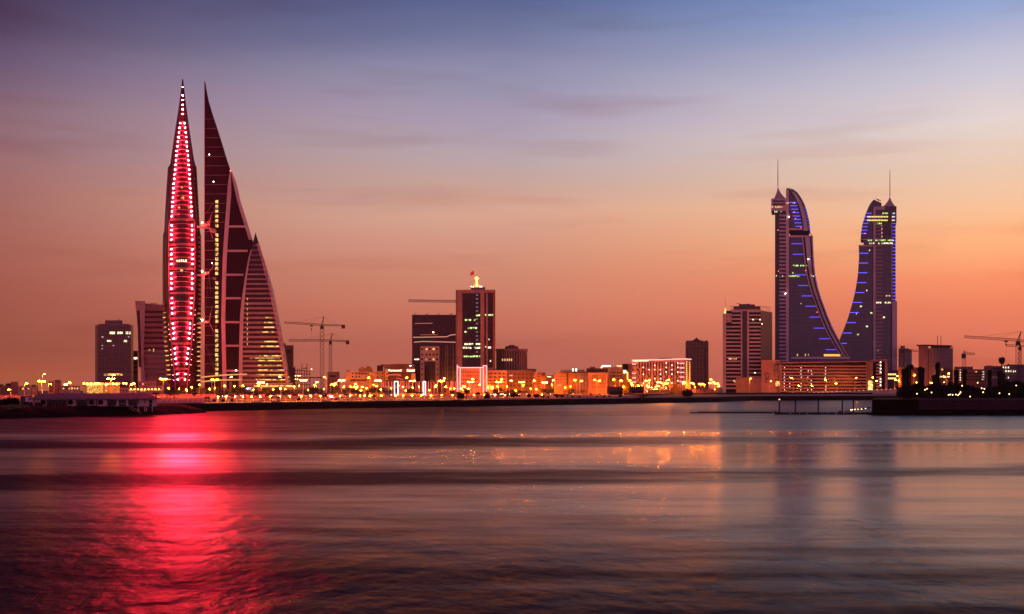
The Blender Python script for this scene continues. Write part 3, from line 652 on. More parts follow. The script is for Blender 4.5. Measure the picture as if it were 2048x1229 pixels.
# ------------------------------------------------------------------ tower cranes
def lattice(mb, p, q, w, n, r=.13, flat=False, up=Vector((0,0,1))):
    p = Vector(p); q = Vector(q); d = (q-p).normalized(); u = d.cross(Vector((0,1,0))).normalized() if abs(d.y) < .9 else d.cross(Vector((1,0,0))).normalized(); v = d.cross(u).normalized()
    cs = [u*w/2+v*w/2, u*w/2-v*w/2, -u*w/2-v*w/2, -u*w/2+v*w/2] if not flat else [u*w/2, -u*w/2+v*w*.4, -u*w/2-v*w*.4]
    k = len(cs)
    for c in cs: mb.bar(p+c, q+c, r*1.3, 4)
    for i in range(n):
        a = p+(q-p)*i/n; b = p+(q-p)*(i+1)/n
        for j in range(k):
            c0, c1 = cs[j], cs[(j+1)%k]; 
            if i % 2: c0, c1 = c1, c0
            mb.bar(a+c0, b+c1, r, 4)
    return mb
def crane(label, D, mx, my0, my1, apex, jl, jr, hook=None, mw=2.0, base=G, cwt=True, col=DSTEEL, group='tower cranes'):
    t = Thing('tower_crane', label, 'crane', (PX(mx,D),D,base), group)
    x = lambda p: PX(p,D)
    z = lambda p: PZ(p,D)
    H_ = z(my1)-base
    mb = MB(); lattice(mb, (x(mx),D,base), (x(mx),D,z(my1)), mw, max(8,int(H_/mw/1.1)), .14); t.add('mast', mb, col)
    mb = MB(); mb.bar((x(mx)-.5,D-.5,z(my1)),(x(apex[0]),D,z(apex[1])),.3); mb.bar((x(mx)+.8,D+.5,z(my1)),(x(apex[0]),D,z(apex[1])),.22); t.add('apex_frame', mb, col)
    mb = MB(); mb.box(x(mx)-1.3,x(mx)+1.3,D-1.2,D+1.2,z(my1)-2.8,z(my1)-.2); t.add('cab', mb, col)
    for nm, (a,b), w_ in (('jib', jl, 1.5), ('counter_jib', jr, 1.1)):
        mb = MB(); L_ = abs(x(a)-x(mx)); lattice(mb, (x(mx),D,z(my1)+.7), (x(a),D,z(b)), w_, max(4,int(L_/1.7)), .1, True); t.add(nm, mb, col)
        mb = MB(); mb.bar((x(apex[0]),D,z(apex[1])),(x(mx+(a-mx)*.72),D,z(my1+(b-my1)*.72)+.7),.06,4)
        mb.bar((x(apex[0]),D,z(apex[1])),(x(mx+(a-mx)*.4),D,z(my1+(b-my1)*.4)+.7),.05,4); t.add('tie_rod', mb, col)
    if cwt: mb = MB(); a, b = jr; s_ = 1 if a > mx else -1; mb.box(min(x(a)-s_*3,x(a)),max(x(a)-s_*3,x(a)),D-.8,D+.8,z(b)-2.6,z(b)+.6); t.add('counterweight', mb, col)
    if hook:
        a, b = hook; zj = z(my1+(jl[1]-my1)*(a-mx)/(jl[0]-mx)); mb = MB(); mb.box(x(a)-1.2,x(a)+1.2,D-.7,D+.7,zj-1.4,zj-.4); t.add('trolley', mb, col)
        mb = MB(); mb.bar((x(a),D,zj-1),(x(a),D,z(b)),.07,4); mb.box(x(a)-.4,x(a)+.4,D-.3,D+.3,z(b+(my1-b)*.7),z(b+(my1-b)*.7)+1.6); t.add('hoist_cable', mb, col)
    return t
crane('taller tower crane with a hook hanging from its left jib, beside a shorter crane', 950, 644, 790, 652, (647.5,633.5), (568,645.5), (690,651.5), (623,682), mw=3.2)
crane('shorter darker tower crane with dangling counterweight, in front of its taller neighbour', 930, 661, 790, 683, (664.5,667), (578,681.5), (698.5,683), None, mw=2.4)
D = 960; t = Thing('tower_crane', 'level crane jib reaching left from behind the flag topped tower', 'crane', (PX(915,D),D,G), 'tower cranes')
mb = MB(); lattice(mb, (PX(915,D),D,G),(PX(915,D),D,PZ(604,D)),2.2,60,.14); t.add('mast', mb, DSTEEL)
mb = MB(); lattice(mb, (PX(915,D),D,PZ(603.5,D)),(PX(817,D),D,PZ(602,D)),1.8,32,.12,True); t.add('jib', mb, DSTEEL)
crane('big tower crane with long jib over the right shore', 760, 2036, 790, 683, (2042,663.5), (1928,674), (2100,686), (2012,712), mw=3.0)
crane('crane jib peeping level behind the big crane of the right shore', 900, 2040, 790, 694, (2040,684), (2013,691.5), (2090,693), None, mw=2.5, cwt=False)
crane('small stubby crane above the long low blocks on the right', 900, 1928.5, 790, 709, (1928.5,702), (1950,708.5), (1923,711), None, mw=2.6)
crane('pale climbing crane in front of the round core tower', 1000, 1806, 790, 702, (1806,699), (1836,702.5), (1797,703), None, mw=2.0)

# ------------------------------------------------------------------ low blocks right of the cranes
t = block('low_block', 'plain low brown block at the foot of the cranes', 'building', 655, 679, 744, 900, 18, BROWN)
win(t, 660, 672, 751, 754)
t = block('site_gantry', 'dark open gantry between concrete frame and cranes', 'gantry', 619, 621, 756, 880, 3, DSTEEL)
mb = MB(); mb.box(PX(619,880),PX(645,880),880,883,PZ(757,880),PZ(754.5,880)); t.add('beam', mb, DSTEEL)
for px in (627,635,643.5): mb = MB(); mb.box(PX(px,880),PX(px+.8,880),880.5,882,G,PZ(757,880)); t.add('post', mb, DSTEEL)
CREAM = mat('cream_render', (.28,.20,.165), scale=.1)
t = block('low_block', 'cream low block with a dark row of windows and stepped roof boxes', 'building', 692, 769, 743.5, 860, 20, CREAM)
for a,b in ((704,707),(711,714),(717,721),(722.5,727),(728.5,733),(734.5,737.5),(754,756.5),(764,767)): win(t, a, b, 746.3, 749)
for a,b in ((704,707),(711,714),(717,720),(754,756),(764,766)): win(t, a, b, 752.5, 755.5)
win(t, 700, 733, 759, 763, mat('deep_brown', (.05,.02,.018)), 'dark_band')  # plain dark brown strip across the front
for a,b,c,d in ((718,746,736,743.4),(733,742,732.5,736),(723,727,733.8,736),(693,701,741,743.4)):
    mb = MB(); mb.pbox(a,b,c,d,863,8,0); t.add('roof_house', mb, BROWN)
mb = MB(); mb.bar((PX(721,863),865,PZ(736,863)),(PX(721,863),865,PZ(729.5,863)),.1); t.add('roof_mast', mb, DSTEEL)

D = 850
t = Thing('terraced_block', 'dark terraced block with two glowing rooftop signs and curved pale ledges', 'building', (PX(790,D),D,G)); t.D = D
mb = MB(); mb.pprism([(769,772),(829,772),(829,729),(810,728),(795,728),(775,729.5),(762,729),(762,733),(769,734)], D+1, 18); t.add('wall', mb, mat('dark_terrace', (.07,.03,.03)))
mb = MB(); mb.pbox(754,766,731.2,742.5,D,10,0); t.add('dark_wing', mb, VOID)
mb = MB(); mb.pbox(770.5,776,738,760,D,2,.6); t.add('stair_panel', mb, BEIGE)
for y in (747.5,754.5): win(t, 772, 775, y, y+3, off=.9)
mb = MB(); mb.pbox(776,809,738.5,743.5,D,2,.5); t.add('sign_board', mb, mat('sign_back', (.2,.07,.04)))
mb = MB(); mb.path([(PX(a,D),D-1,PZ(b,D)) for a,b in ((776,750.3),(785,750),(796,750),(800,751),(802,751.8))],.42,4); t.add('curved_ledge', mb, mat('ledge', (.55,.38,.38)))
mb = MB(); mb.path([(PX(a,D),D-1,PZ(b,D)) for a,b in ((792,756.5),(797,757),(801,758.5),(807,759.5))],.3,4); t.add('curved_ledge', mb, mat('ledge', (.55,.38,.38)))
SIGNW = emis('sign_glow', (1,.80,.55), 3.0)
signtext(t, 'Renaccod', 777.5, 803, 739, 743.4, SIGNW, D, 1.2)
mb = MB(); mb.pbox(822,830,747,762,D-3,6,0); t.add('end_bay', mb, BEIGE)
mb = MB(); mb.pbox(813.5,829.5,738.2,744.2,D-2,.5,.4); t.add('sign_board', mb, mat('sign_back2', (.35,.3,.28)))
signtext(t, 'Kaood', 814, 829, 738.6, 743.8, SIGNW, D-3, .5)
mb = MB(); mb.ball((PX(821,D),D-1.5,PZ(732,D)),.35,6,4); t.add('roof_lamp', mb, WBULB)

# dark slab under construction with lit edges
D = 920
t = Thing('office_tower', 'broad dark tower with pink lit ledges and pale box front, left of the flag tower', 'office tower', (PX(868,D),D,G)); t.D = D
mb = MB(); mb.box(PX(824,D),PX(913,D),D,D+32,G,PZ(630,D)); t.add('wall', mb, mat('plum_glass', (.020,.005,.016), .2, .25, pattern=(1,1.5,.5), pc=(3.2,4), var=.25))
for i,(a,b) in enumerate(((829,832),(853,857),(876,880),(900,906))):
    mb = MB(); mb.bar((PX(a,D),D+2,PZ(630,D)),(PX(a,D),D+2,PZ(627.5,D)),.2); mb.bar((PX(a,D),D+2,PZ(627.5,D)),(PX(b,D),D+2,PZ(628,D)),.25); t.add('roof_crane', mb, DSTEEL)
mb = MB(); mb.pbox(840,878,693,765,D-5,6,0); t.add('box_front', mb, BEIGE)
mb = MB(); mb.pbox(848,870,723.5,765,D-5,.5,.2); t.add('dark_recess', mb, DGLASS)
for j,y in enumerate((697,708,717.5)):
    for i,px in enumerate((841.5,850.5,857,864.5,871.5)):
        L_ = (j,i) in ((0,1),(0,3),(2,1),(2,3)); win(t, px, px+3.6, y, y+3.4, WARM if L_ else VOID, 'lit_window' if L_ else 'window', D=D-5)
for y in (727,737,748):
    for px in (841.5,872.5): win(t, px, px+3.6, y, y+3, mat('deep_brown',(.05,.02,.018)), D=D-5)
LEDGE = emis('pink_ledge', (1,.36,.28), .75)
for q in (((826,675.2),(893,674.2),(902,670.5),(915,669.5)),((828,685),(846,683.5),(890,684.5),(913,685)),((830,647.5),(865,647))):
    mb = MB(); mb.path([(PX(a,D),D-1,PZ(b,D)) for a,b in q],.35 if q[0][1] > 650 else .16,4); t.add('lit_ledge', mb, LEDGE)
mb = MB(); mb.pbox(841,876,669,671,D,1,.6); t.add('ledge', mb, BEIGE)
win(t, 829, 838, 718, 720.5, WARMW, 'lit_window')
mb = MB(); mb.ball((PX(866.5,D),D-.7,PZ(665,D)),.5,6,4); t.add('lamp', mb, emis('orange_bulb', (1,.3,.1), 40))
for px in (891.5,895,906): mb = MB(); mb.pbox(px,px+.7,690,765,D,.5,.3); t.add('mullion', mb, BEIGE)

# flag tower
D = 900
t = Thing('office_tower', 'tall pale framed tower crowned by a gold lit pylon, with dark central glazing', 'office tower', (PX(951,D),D,G)); t.D = D
FR = mat('flag_tower_stone', (.28,.16,.155), scale=.1, pattern=(1,.95,.75), pc=(3,3.8))
mb = MB(); mb.box(PX(912,D),PX(990,D),D,D+34,G,PZ(580,D)); t.add('wall', mb, FR)
mb = MB(); mb.box(PX(942,D),PX(971,D),D+4,D+22,PZ(580,D),PZ(574,D)); t.add('roof_house', mb, FR)
mb = MB(); mb.pbox(924.5,961,587,734,D,.5,.2); t.add('glazing', mb, DGLASS)
for a,b in ((968.5,972),(975.5,986)): mb = MB(); mb.pbox(a,b,586,736,D,.5,.2); t.add('glazing', mb, DGLASS)
mb = MB(); mb.pbox(987.5,990.6,582,736,D,2,.5); t.add('corner_fin', mb, mat('rust_fin', (.22,.05,.03)))
mb = MB(); mb.pbox(911.6,914.5,581,736,D,2,.5); t.add('corner_fin', mb, BROWN)
for (a,b,y,m_) in ((930,952,639,GREENW),(952,961,629.5,GREENW),(931,955,655,GREENW),(929,961,687,WARMW),(926,944,694.5,WARMW),(948,961,694.5,WARMW),(927,961,711.5,GREENW)):
    n_ = max(2,int((b-a)/4.2))
    for k in range(n_):
        if random.random() < .85: win(t, a+(b-a)*k/n_, a+(b-a)*(k+.8)/n_, y, y+3.2, m_, 'lit_window', .4)
for (a,b,y,m_) in ((969.5,972,629,GREENW),(976,986,629,GREENW),(976,982,694,WARMW),(970,972,693,WARMW),(977,979,678,GREENW),(980,982,721,WARMW),(929,934,662.5,GREENW)): win(t, a, b, y, y+3, m_, 'lit_window', .4)
for y in (589,597,605,613,621,637,646,663,671,679,703): win(t, 952, 956, y, y+3, emis('dim_cool', (.7,.6,.8), .22), 'lit_window', .4)
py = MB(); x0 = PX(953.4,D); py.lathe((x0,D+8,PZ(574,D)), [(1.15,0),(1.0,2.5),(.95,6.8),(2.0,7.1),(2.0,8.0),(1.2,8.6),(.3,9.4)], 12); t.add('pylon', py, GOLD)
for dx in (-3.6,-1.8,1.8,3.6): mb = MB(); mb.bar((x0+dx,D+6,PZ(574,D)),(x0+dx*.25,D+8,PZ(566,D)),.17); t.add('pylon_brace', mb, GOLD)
mb = MB(); mb.bar((x0,D+8,PZ(552,D)),(x0-.1,D+8,PZ(535.5,D)),.12,6); t.add('flag_pole', mb, emis('pole_glow', (1,.5,.3), .5))  # light on the pole is put into its emission
for px,y in ((942.5,572.5),(946.5,573),(960,572.5),(963,572.5)): mb = MB(); mb.ball((PX(px,D),D+5,PZ(y,D)),.35,6,4); t.add('floodlamp', mb, emis('roof_flood', (1,.75,.5), 12))
# flag: waving cloth, serrated pale hoist and red fly
t2 = Thing('flag', 'red flag with serrated pale hoist flying from the gold lit pylon', 'flag', (PX(953,D),D+8,PZ(545,D)))
def cloth(u0, u1, saw0=False, saw1=False):
    mb = MB(); n_ = 10; vs = []
    for j in range(n_+1):
        v = j/n_
        for i in range(7):
            a0 = u0+(.07 if (saw0 and j%2) else 0); a1 = u1+(.07 if (saw1 and j%2) else 0); u = a0+(a1-a0)*i/6
            px = 953-13*u; yy = 536+1.2*u*3+ 4.2*u*1.0+v*9.3-v*u*2.6
            vs.append((PX(px,D), D+8+.9*math.sin(u*7), PZ(yy,D)))
    fs = [(j*7+i,j*7+i+1,(j+1)*7+i+1,(j+1)*7+i) for j in range(n_) for i in range(6)]
    th = [(a,b+.06,c) for a,b,c in vs]; o = len(vs); mb.add(vs+th, fs+[tuple(reversed([q+o for q in f])) for f in fs]); return mb
t2.add('hoist', cloth(0,.38,False,True), emis('flag_hoist_glow', (1,.38,.18), .75)); t2.add('fly', cloth(.38,1,True,False), emis('flag_red_glow', (.8,.03,.015), .7))  # emission in the cloth stands for light falling on the flag

# pink outlined block in front
D = 800
t = Thing('outlined_block', 'low office block outlined by glowing pink white tubes before the flag tower', 'building', (PX(944,D),D,G)); t.D = D
SALMON = mat('salmon_render', (.38,.155,.12))
mb = MB(); mb.box(PX(914,D),PX(974,D),D,D+25,G,PZ(735,D)); t.add('wall', mb, SALMON)
mb = MB(); mb.box(PX(966,D),PX(974,D),D-1,D+6,G,PZ(732,D)); t.add('corner_turret', mb, SALMON)
for (p,q) in (((914.5,730),(914.5,783)),((915,734.5),(920,734.8)),((920,736),(966,735.5)),((920.5,736),(920.5,781)),((960.8,737),(960.8,773)),((966.4,732),(966.4,786)),((973.4,732),(973.4,784)),((966,732),(973.8,732))):
    mb = MB(); mb.bar((PX(p[0],D),D-1.4,PZ(p[1],D)),(PX(q[0],D),D-1.4,PZ(q[1],D)),.3,6); t.add('light_tube', mb, PINKT)
grid(t, 921.5, 960, 11, .38, 740.5, 779, 5, .40)
t = block('office_block', 'salmon lit office block directly right of the pink outlined block', 'building', 974.5, 1014, 741, 830, 20, mat('salmon_dim', (.40,.20,.14)))
grid(t, 976, 985.5, 3, .62, 744, 772, 4, .35); grid(t, 986, 1012, 3, .6, 744, 772, 4, .4, mat('deep_brown',(.05,.02,.018)))
mb = MB(); mb.pbox(974.5,992,737.5,741,832,8,0); t.add('roof_house', mb, BROWN)

# ribbed octagonal tower
D = 950
t = Thing('ribbed_tower', 'squat octagonal tower with close vertical ribs right of the flag tower', 'building', (PX(1024,D),D,G)); t.D = D
def octa(cx, rx, y, ry): return [(cx+rx*math.cos(a), y+ry*math.sin(a)) for a in [math.pi*(k+.5)/4 for k in range(8)]]
cx = PX(1023.5,D); rx_ = (PX(1055,D)-PX(992,D))/2/math.cos(math.pi/8)
mb = MB(); mb.plan([(p,q) for p,q in octa(cx, rx_, D+14, 14)], G, PZ(699,D)); t.add('wall', mb, mat('ribbed_core', (.05,.022,.02), .4))
oc = octa(cx, rx_, D+14, 14); sides = [(oc[i],oc[(i+1)%8]) for i in range(8)]
RB = mat('rib_stone', (.27,.15,.13)); 
for a,b in sides:
    nrm = (b[1]-a[1], -(b[0]-a[0]))
    if nrm[1] < -1:
        wdt = math.hypot(b[0]-a[0], b[1]-a[1]); n_ = max(2,int(wdt/2.1))
        for k in range(n_):
            mb = MB(); mb.fbox(a,b,(k+.28)/n_,(k+.72)/n_,G,PZ(701,D),.5,.3); t.add('rib', mb, RB)
        mb = MB(); mb.fbox(a,b,0,1,PZ(702,D),PZ(697.5,D),.7,.3); t.add('cornice', mb, RB)
mb = MB(); mb.plan(octa(cx, rx_*.42, D+14, 6), PZ(699,D), PZ(692,D)); t.add('roof_house', mb, BROWN)
mb = MB(); mb.plan(octa(cx, rx_*.2, D+14, 3), PZ(692,D), PZ(689.5,D)); t.add('roof_house', mb, BROWN)
for px in (1004,1009,1014,1018,1022): win(t, px, px+2.2, 718, 722.5, emis('ribbed_lit', (1,.55,.25), 1.1), 'lit_window', .6)

spec = [  # x0,x1,top,D,depth,material,label
 (1014,1068,740.5,880,18,mat('mid_brown',(.15,.08,.07)),'long brown block below the ribbed octagonal tower'),
 (1068,1091,745,860,16,mat('mid_rose',(.24,.12,.10)),'rose block with dark upper corner, right of the long brown block'),
 (1091,1108,751,900,14,BROWN,'small low block in the gap between two longer ones'),
 (1108,1153,746,850,16,mat('tan_render',(.27,.155,.11)),'tan flat block under a set back attic lit by two rooftop lamps'),  # even tan base colour
 (1153,1176,745.5,840,16,mat('tan_rib',(.24,.14,.10)),'vertically ribbed tan block with a dark cornice'),
 (1176,1215,745.5,835,16,mat('peach_render',(.30,.165,.11)),'peach block with a close grid of tall narrow windows'),  # even peach base colour
]
T = []
for (a,b,tp,D,dp,m_,lb) in spec: T.append(block('low_block', lb, 'building', a, b, tp, D, dp, m_, group=None))
grid(T[0], 1017, 1066, 6, .5, 745, 775, 4, .4, mat('deep_brown',(.05,.02,.018)), .05)
for px in (1017.5,1021,1023): win(T[0], px, px+2, 750, 752.5, WARM, 'lit_window')
mb = MB(); mb.pbox(1044,1072,738,745,884,8,0); T[0].add('roof_house', mb, BROWN)
win(T[1], 1083, 1090.5, 746.5, 752, mat('deep_brown',(.05,.02,.018)), 'dark_band'); grid(T[1], 1073, 1082, 1, .8, 747, 780, 7, .4, mat('deep_brown',(.05,.02,.018)))  # plain dark brown patch on the upper corner
win(T[2], 1094, 1103, 753, 755, WARMW, 'lit_window')
mb = MB(); mb.pbox(1120,1168,739.5,745.6,856,8,0); T[3].add('attic', mb, BEIGE)
mb = MB(); mb.pbox(1127,1175,743.6,745.9,844,8,0); T[3].add('dark_cornice', mb, mat('deep_brown',(.05,.02,.018)))
for px in (1145,1151.5): mb = MB(); mb.pbox(px,px+1.8,738,742.5,850,.6,0); T[3].add('roof_lamp', mb, emis('roof_flood', (1,.75,.5), 12))
win(T[3], 1133, 1136.5, 746, 770, mat('deep_brown',(.05,.02,.018)), 'dark_slot'); win(T[3], 1115, 1122, 770.5, 771.6, WARM, 'lit_window')
grid(T[3], 1110, 1132, 5, .45, 750, 768, 3, .4, mat('tan_window', (.12,.06,.045)))
for px in range(1155,1176,3): mb = MB(); mb.pbox(px,px+1.2,748,782,840,1,.7); T[4].add('rib', mb, PALE)
grid(T[5], 1184, 1212, 9, .45, 749.5, 762, 1, .95, mat('peach_dark',(.16,.06,.04))); grid(T[5], 1184, 1212, 9, .45, 764, 778, 2, .6, mat('peach_dark',(.16,.06,.04)))
mb = MB(); mb.pbox(1172,1215,737,745.3,840,10,0); T[5].add('dark_attic', mb, mat('black_attic', (.012,.007,.008)))
mb = MB(); mb.pbox(1178,1189,734,737,842,5,0); T[5].add('roof_house', mb, BROWN)
t = block('office_block', 'beige block with bright roof edge light and yellow sign, left of the checkered hotel', 'building', 1205, 1245, 734.2, 870, 18, mat('beige_dim', (.22,.135,.115)))
mb = MB(); mb.path([(PX(a,868),868,PZ(b,868)) for a,b in ((1203,736.5),(1205,732.5),(1222,732.5))],.55,4); t.add('roof_light', mb, emis('roof_edge_light', (1,.72,.55), 3))
for i,y in enumerate((744,750.5,757.5)):
    for a,b in ((1220.5,1223),(1225,1231),(1233.5,1238),(1239.5,1243.5)): win(t, a, b, y, y+3.2, mat('deep_brown',(.05,.02,.018)))
mb = MB(); mb.pbox(1233.5,1243,731.2,734.6,870,.6,.5); t.add('sign', mb, emis('yellow_sign', (1,.6,.2), 1.5, .9))
t = block('office_block', 'tall brown slab with green white sign, touching the checkered hotel', 'building', 1245, 1264, 728, 880, 18, mat('beige_dim', (.22,.135,.115)))
mb = MB(); mb.pbox(1246,1256,728.5,740,880,.5,.2); t.add('dark_panel', mb, VOID)
mb = MB(); mb.pbox(1246,1253,741,747,880,.6,.5); t.add('sign', mb, emis('pale_sign', (1,.95,.6), 2.4, .8))
for y in (746,749,752,755,758): mb = MB(); mb.ball((PX(1255,880),879,PZ(y,880)),.4,6,4); t.add('string_lamp', mb, BALLW)

# checkered hotel
D = 860
t = Thing('hotel', 'broad hotel with checkered windows, pink lit roof line and bulbs down its right end', 'hotel', (PX(1320,D),D,G)); t.D = D
HW = mat('hotel_wall', (.32,.17,.155))
mb = MB(); mb.pprism([(1264,788),(1370,788),(1370,719.5),(1264,722.5)], D, 20); t.add('wall', mb, HW)
mb = MB(); mb.plan([(PX(1370,D)+.01,D),(PS(1382,D+16,t),D+16),(PX(1370,D)+.01,D+19.9)], G, PZ(719.6,D)); t.add('end_wall', mb, mat('hotel_end', (.42,.2,.12)))
mb = MB(); mb.path([(PX(1263.5,D),D-.8,PZ(721.2,D)),(PX(1370,D),D-.8,PZ(718.4,D)),(PS(1382.5,D+16,t),D+15,PZ(718.2,D))],.45,4); t.add('roof_light', mb, emis('hotel_roof_light', (1,.42,.40), 1.5))
mb = MB(); mb.path([(PX(1266,D),D-1,PZ(722.8,D)),(PX(1297,D),D-1,PZ(722.2,D))],.3,4); t.add('sign_light', mb, emis('hotel_sign', (1,.75,.4), 3, 1.4))
random.seed(3)
cnt = 0; rest = MB(); ys_ = [724.5+4.45*i for i in range(12)]
for j,y in enumerate(ys_):
    for i in range(18):
        px = 1266+5.72*i
        shift = 1.4 if (j//1 in (3,6,9) and i%2) else (-1.2 if j in (3,6,9) else 0)
        w_ = 2.35
        if i in (0,1,16,17) and j%2 == 0: continue
        if cnt < 92: win(t, px+shift, px+shift+w_, y, y+4.1, VOID); cnt += 1
        else: rest.pbox(px+shift, px+shift+w_, y, y+4.1, D, .4, .12)
t.add('window', rest, VOID, kind='stuff')
for (i,j) in [(5,9),(5,11),(3,2),(7,1),(7,3),(11,0),(11,2),(11,4),(13,1),(15,0),(15,2),(15,4),(9,5),(9,3),(7,7),(13,5),(5,3),(3,5),(13,3),(9,7),(11,8),(15,8),(13,9),(3,9)]:
    mb = MB(); mb.ball((PX(1266+5.72*i+3.5,D),D-.5,PZ(ys_[j]+2,D)),.32,6,4); t.add('room_lamp', mb, emis('room_lamp', (1,.6,.55), 9))
for y in (729,747.5,756.5,765,774): 
    win(t, 1264.3, 1272, y-1, y+.6, PINKT, 'light_bar', .5)
for y in (727.5,736.5,745.5,755,764): win(t, 1359.5, 1368.5, y-1, y+.6, PINKT, 'light_bar', .5)
for k in range(13):
    y = 724+4.2*k
    for u in (.25,.85): 
        mb = MB(); mb.ball((PX(1371,D)+10*u*.42, D+1+14*u-.8, PZ(y+u,D)),.24,6,4); t.add('end_bulb', mb, BALLW)
mb = MB(); mb.pbox(1315,1342,716.3,718.6,D+6,6,0); t.add('roof_house', mb, BROWN)
for k in range(70):
    mb = MB(); px, y = 1288+random.random()*50, 770+random.random()*14; mb.ball((PX(px,D-14),D-14-random.random()*8,PZ(y,D-14)),.16,6,4)
    t.add('string_lamp', mb, BALLW if k % 3 else emis('string_green', (.8,1,.3), 30))

# domed tower
D = 1150
t = Thing('domed_tower', 'slim brown tower with a pointed dome and small corner domes right behind the hotel', 'tower', (PX(1394,D),D,G)); t.D = D
DT = mat('domed_stone', (.19,.115,.105), pattern=(1,.82,.55), pc=(3.4,4.2))
mb = MB(); mb.box(PX(1371,D),PX(1417,D),D,D+30,G,PZ(685,D)); t.add('wall', mb, DT)
mb = MB(); mb.lathe((PX(1393,D),D+12,PZ(686,D)), [(5.2,0),(5.0,1.5),(3.8,3.3),(1.6,4.6),(.15,6)], 14); t.add('dome', mb, DT)
for px in (1375.5,1382,1404,1412.5): mb = MB(); mb.lathe((PX(px,D),D+4,PZ(685.4,D)), [(2.5,0),(2.3,.9),(1.4,1.8),(.1,2.5)], 10); t.add('corner_dome', mb, DT)
for a,b in ((1374,1378),(1381,1384),(1387,1391),(1394,1398),(1401,1404),(1407,1413)):
    mb = MB(); mb.pbox(a,b,696,768,D,.5,.2); t.add('window_bay', mb, mat('domed_bay', (.10,.055,.06), .4, pattern=(1,.9,.4), pc=(3,4.2)))

# white striped tower with dark right face
D = 1100
t = Thing('striped_tower', 'white banded tower with dark side face and small lit spire, left of the twin towers', 'tower', (PX(1483,D),D,G)); t.D = D
ST = mat('striped_white', (.50,.34,.31), .6, scale=.06)
mb = MB(); mb.box(PX(1452,D),PX(1521.5,D),D+.6,D+30,G,PZ(622,D)); t.add('wall', mb, VOID)
mb = MB(); mb.box(PX(1445.5,D),PX(1452,D),D,D+28,G,PZ(627.5,D)); t.add('corner_pier', mb, ST)
mb = MB(); mb.plan([(PX(1521.5,D)+.02,D+.8),(PS(1544.5,D+26,t),D+26),(PX(1521.5,D)+.02,D+30)], G, PZ(621.5,D)); t.add('side_wall', mb, mat('side_glass', (.04,.017,.04), .25, .5, pattern=(1,1.3,.7), pc=(3,3.8)))
for a,b in ((1481.8,1484.6),(1494.2,1498)): mb = MB(); mb.pbox(a,b,621.5,786,D,1.2,.5); t.add('pier', mb, ST)
mb = MB(); mb.pbox(1484.8,1494,623,760,D,1,.2); t.add('glass_shaft', mb, mat('shaft_glass', (.03,.01,.018), .2))
mb = MB(); mb.pbox(1462,1521.5,619.5,622.6,D,1.5,.3); t.add('parapet', mb, ST)
for k in range(21):
    y = 629.3+7.68*(k-1)+.1
    a = 1463 if k < 4 else 1452
    if y > 783: break
    for (p,q) in ((a,1481.6),(1498.2,1521.4)): mb = MB(); mb.pbox(p,q,y,y+3.1,D,1.2,.45); t.add('floor_band', mb, ST)
mb = MB(); mb.pbox(1452,1463,627.5,645,D,1,.42); t.add('step_wall', mb, ST)
for y in (632,639.5): 
    for a in (1453,1459): win(t, a, a+2.6, y, y+3, mat('red_brown', (.2,.05,.04)), off=.6)
mb = MB(); mb.box(PX(1467,D),PX(1521,D),D+5,D+24,PZ(622,D),PZ(612,D)); t.add('roof_house', mb, BROWN)
mb = MB(); mb.box(PX(1478,D),PX(1510,D),D+8,D+20,PZ(612,D),PZ(608,D)); t.add('roof_house', mb, BROWN)
mb = MB(); mb.path([(PX(1474,D),D+9,PZ(606,D)),(PX(1484,D),D+9,PZ(608,D)),(PX(1500,D),D+9,PZ(607,D))],.3); t.add('roof_crane', mb, DSTEEL)
for k in range(14): 
    px = 1462+ (k*1.6 if k < 4 else 0) ; 
mb = MB()
for px in [1460+1.7*k for k in range(5)]+[1520+2*k for k in range(12)]: mb.bar((PX(px,D),D+(px-1520)*.9 if px > 1521 else D+1,PZ(622,D)),(PX(px,D),D+(px-1520)*.9 if px > 1521 else D+1,PZ(612.5,D)),.12,4)
mb.bar((PX(1520,D),D,PZ(612.5,D)),(PX(1542,D),D+20,PZ(612.5,D)),.2,4); mb.bar((PX(1460,D),D+1,PZ(612.5,D)),(PX(1467,D),D+1,PZ(612.5,D)),.2,4)
t.add('roof_screen', mb, mat('screen_metal', (.35,.2,.2)))
mb = MB(); mb.lathe((PX(1450.5,D),D+6,PZ(627.5,D)), [(1.6,0),(.9,2.5),(.3,6),(.1,6.5)], 8); t.add('lit_spire', mb, GOLD)
mb = MB(); mb.bar((PX(1450.4,D),D+6,PZ(616,D)),(PX(1450.4,D),D+6,PZ(596,D)),.14,6); t.add('mast', mb, DSTEEL)
for k in range(6): win(t, 1457+2.8*k, 1459.2+2.8*k, 715.5, 719.2, WARM, 'lit_window', .3)
for (px,y,m_) in ((1506,640,GREENW),(1520,640,WARMW),(1524,648,WARM),(1510,746,WARM)): mb = MB(); mb.ball((PX(px,D),D-.8+(4 if px > 1521 else 0),PZ(y,D)),.4,6,4); t.add('room_lamp', mb, emis('room_lamp2', (1,.85,.5), 8))
for k in range(5): win(t, 1467+2.4*k, 1469+2.4*k, 761+(k%2)*2, 764+(k%2)*2, WARM, 'lit_window', .5)

t = block('utility_box', 'plain grey windowless box below the striped tower', 'building', 1472, 1523, 755.5, 1010, 25, mat('grey_box', (.17,.10,.10)))

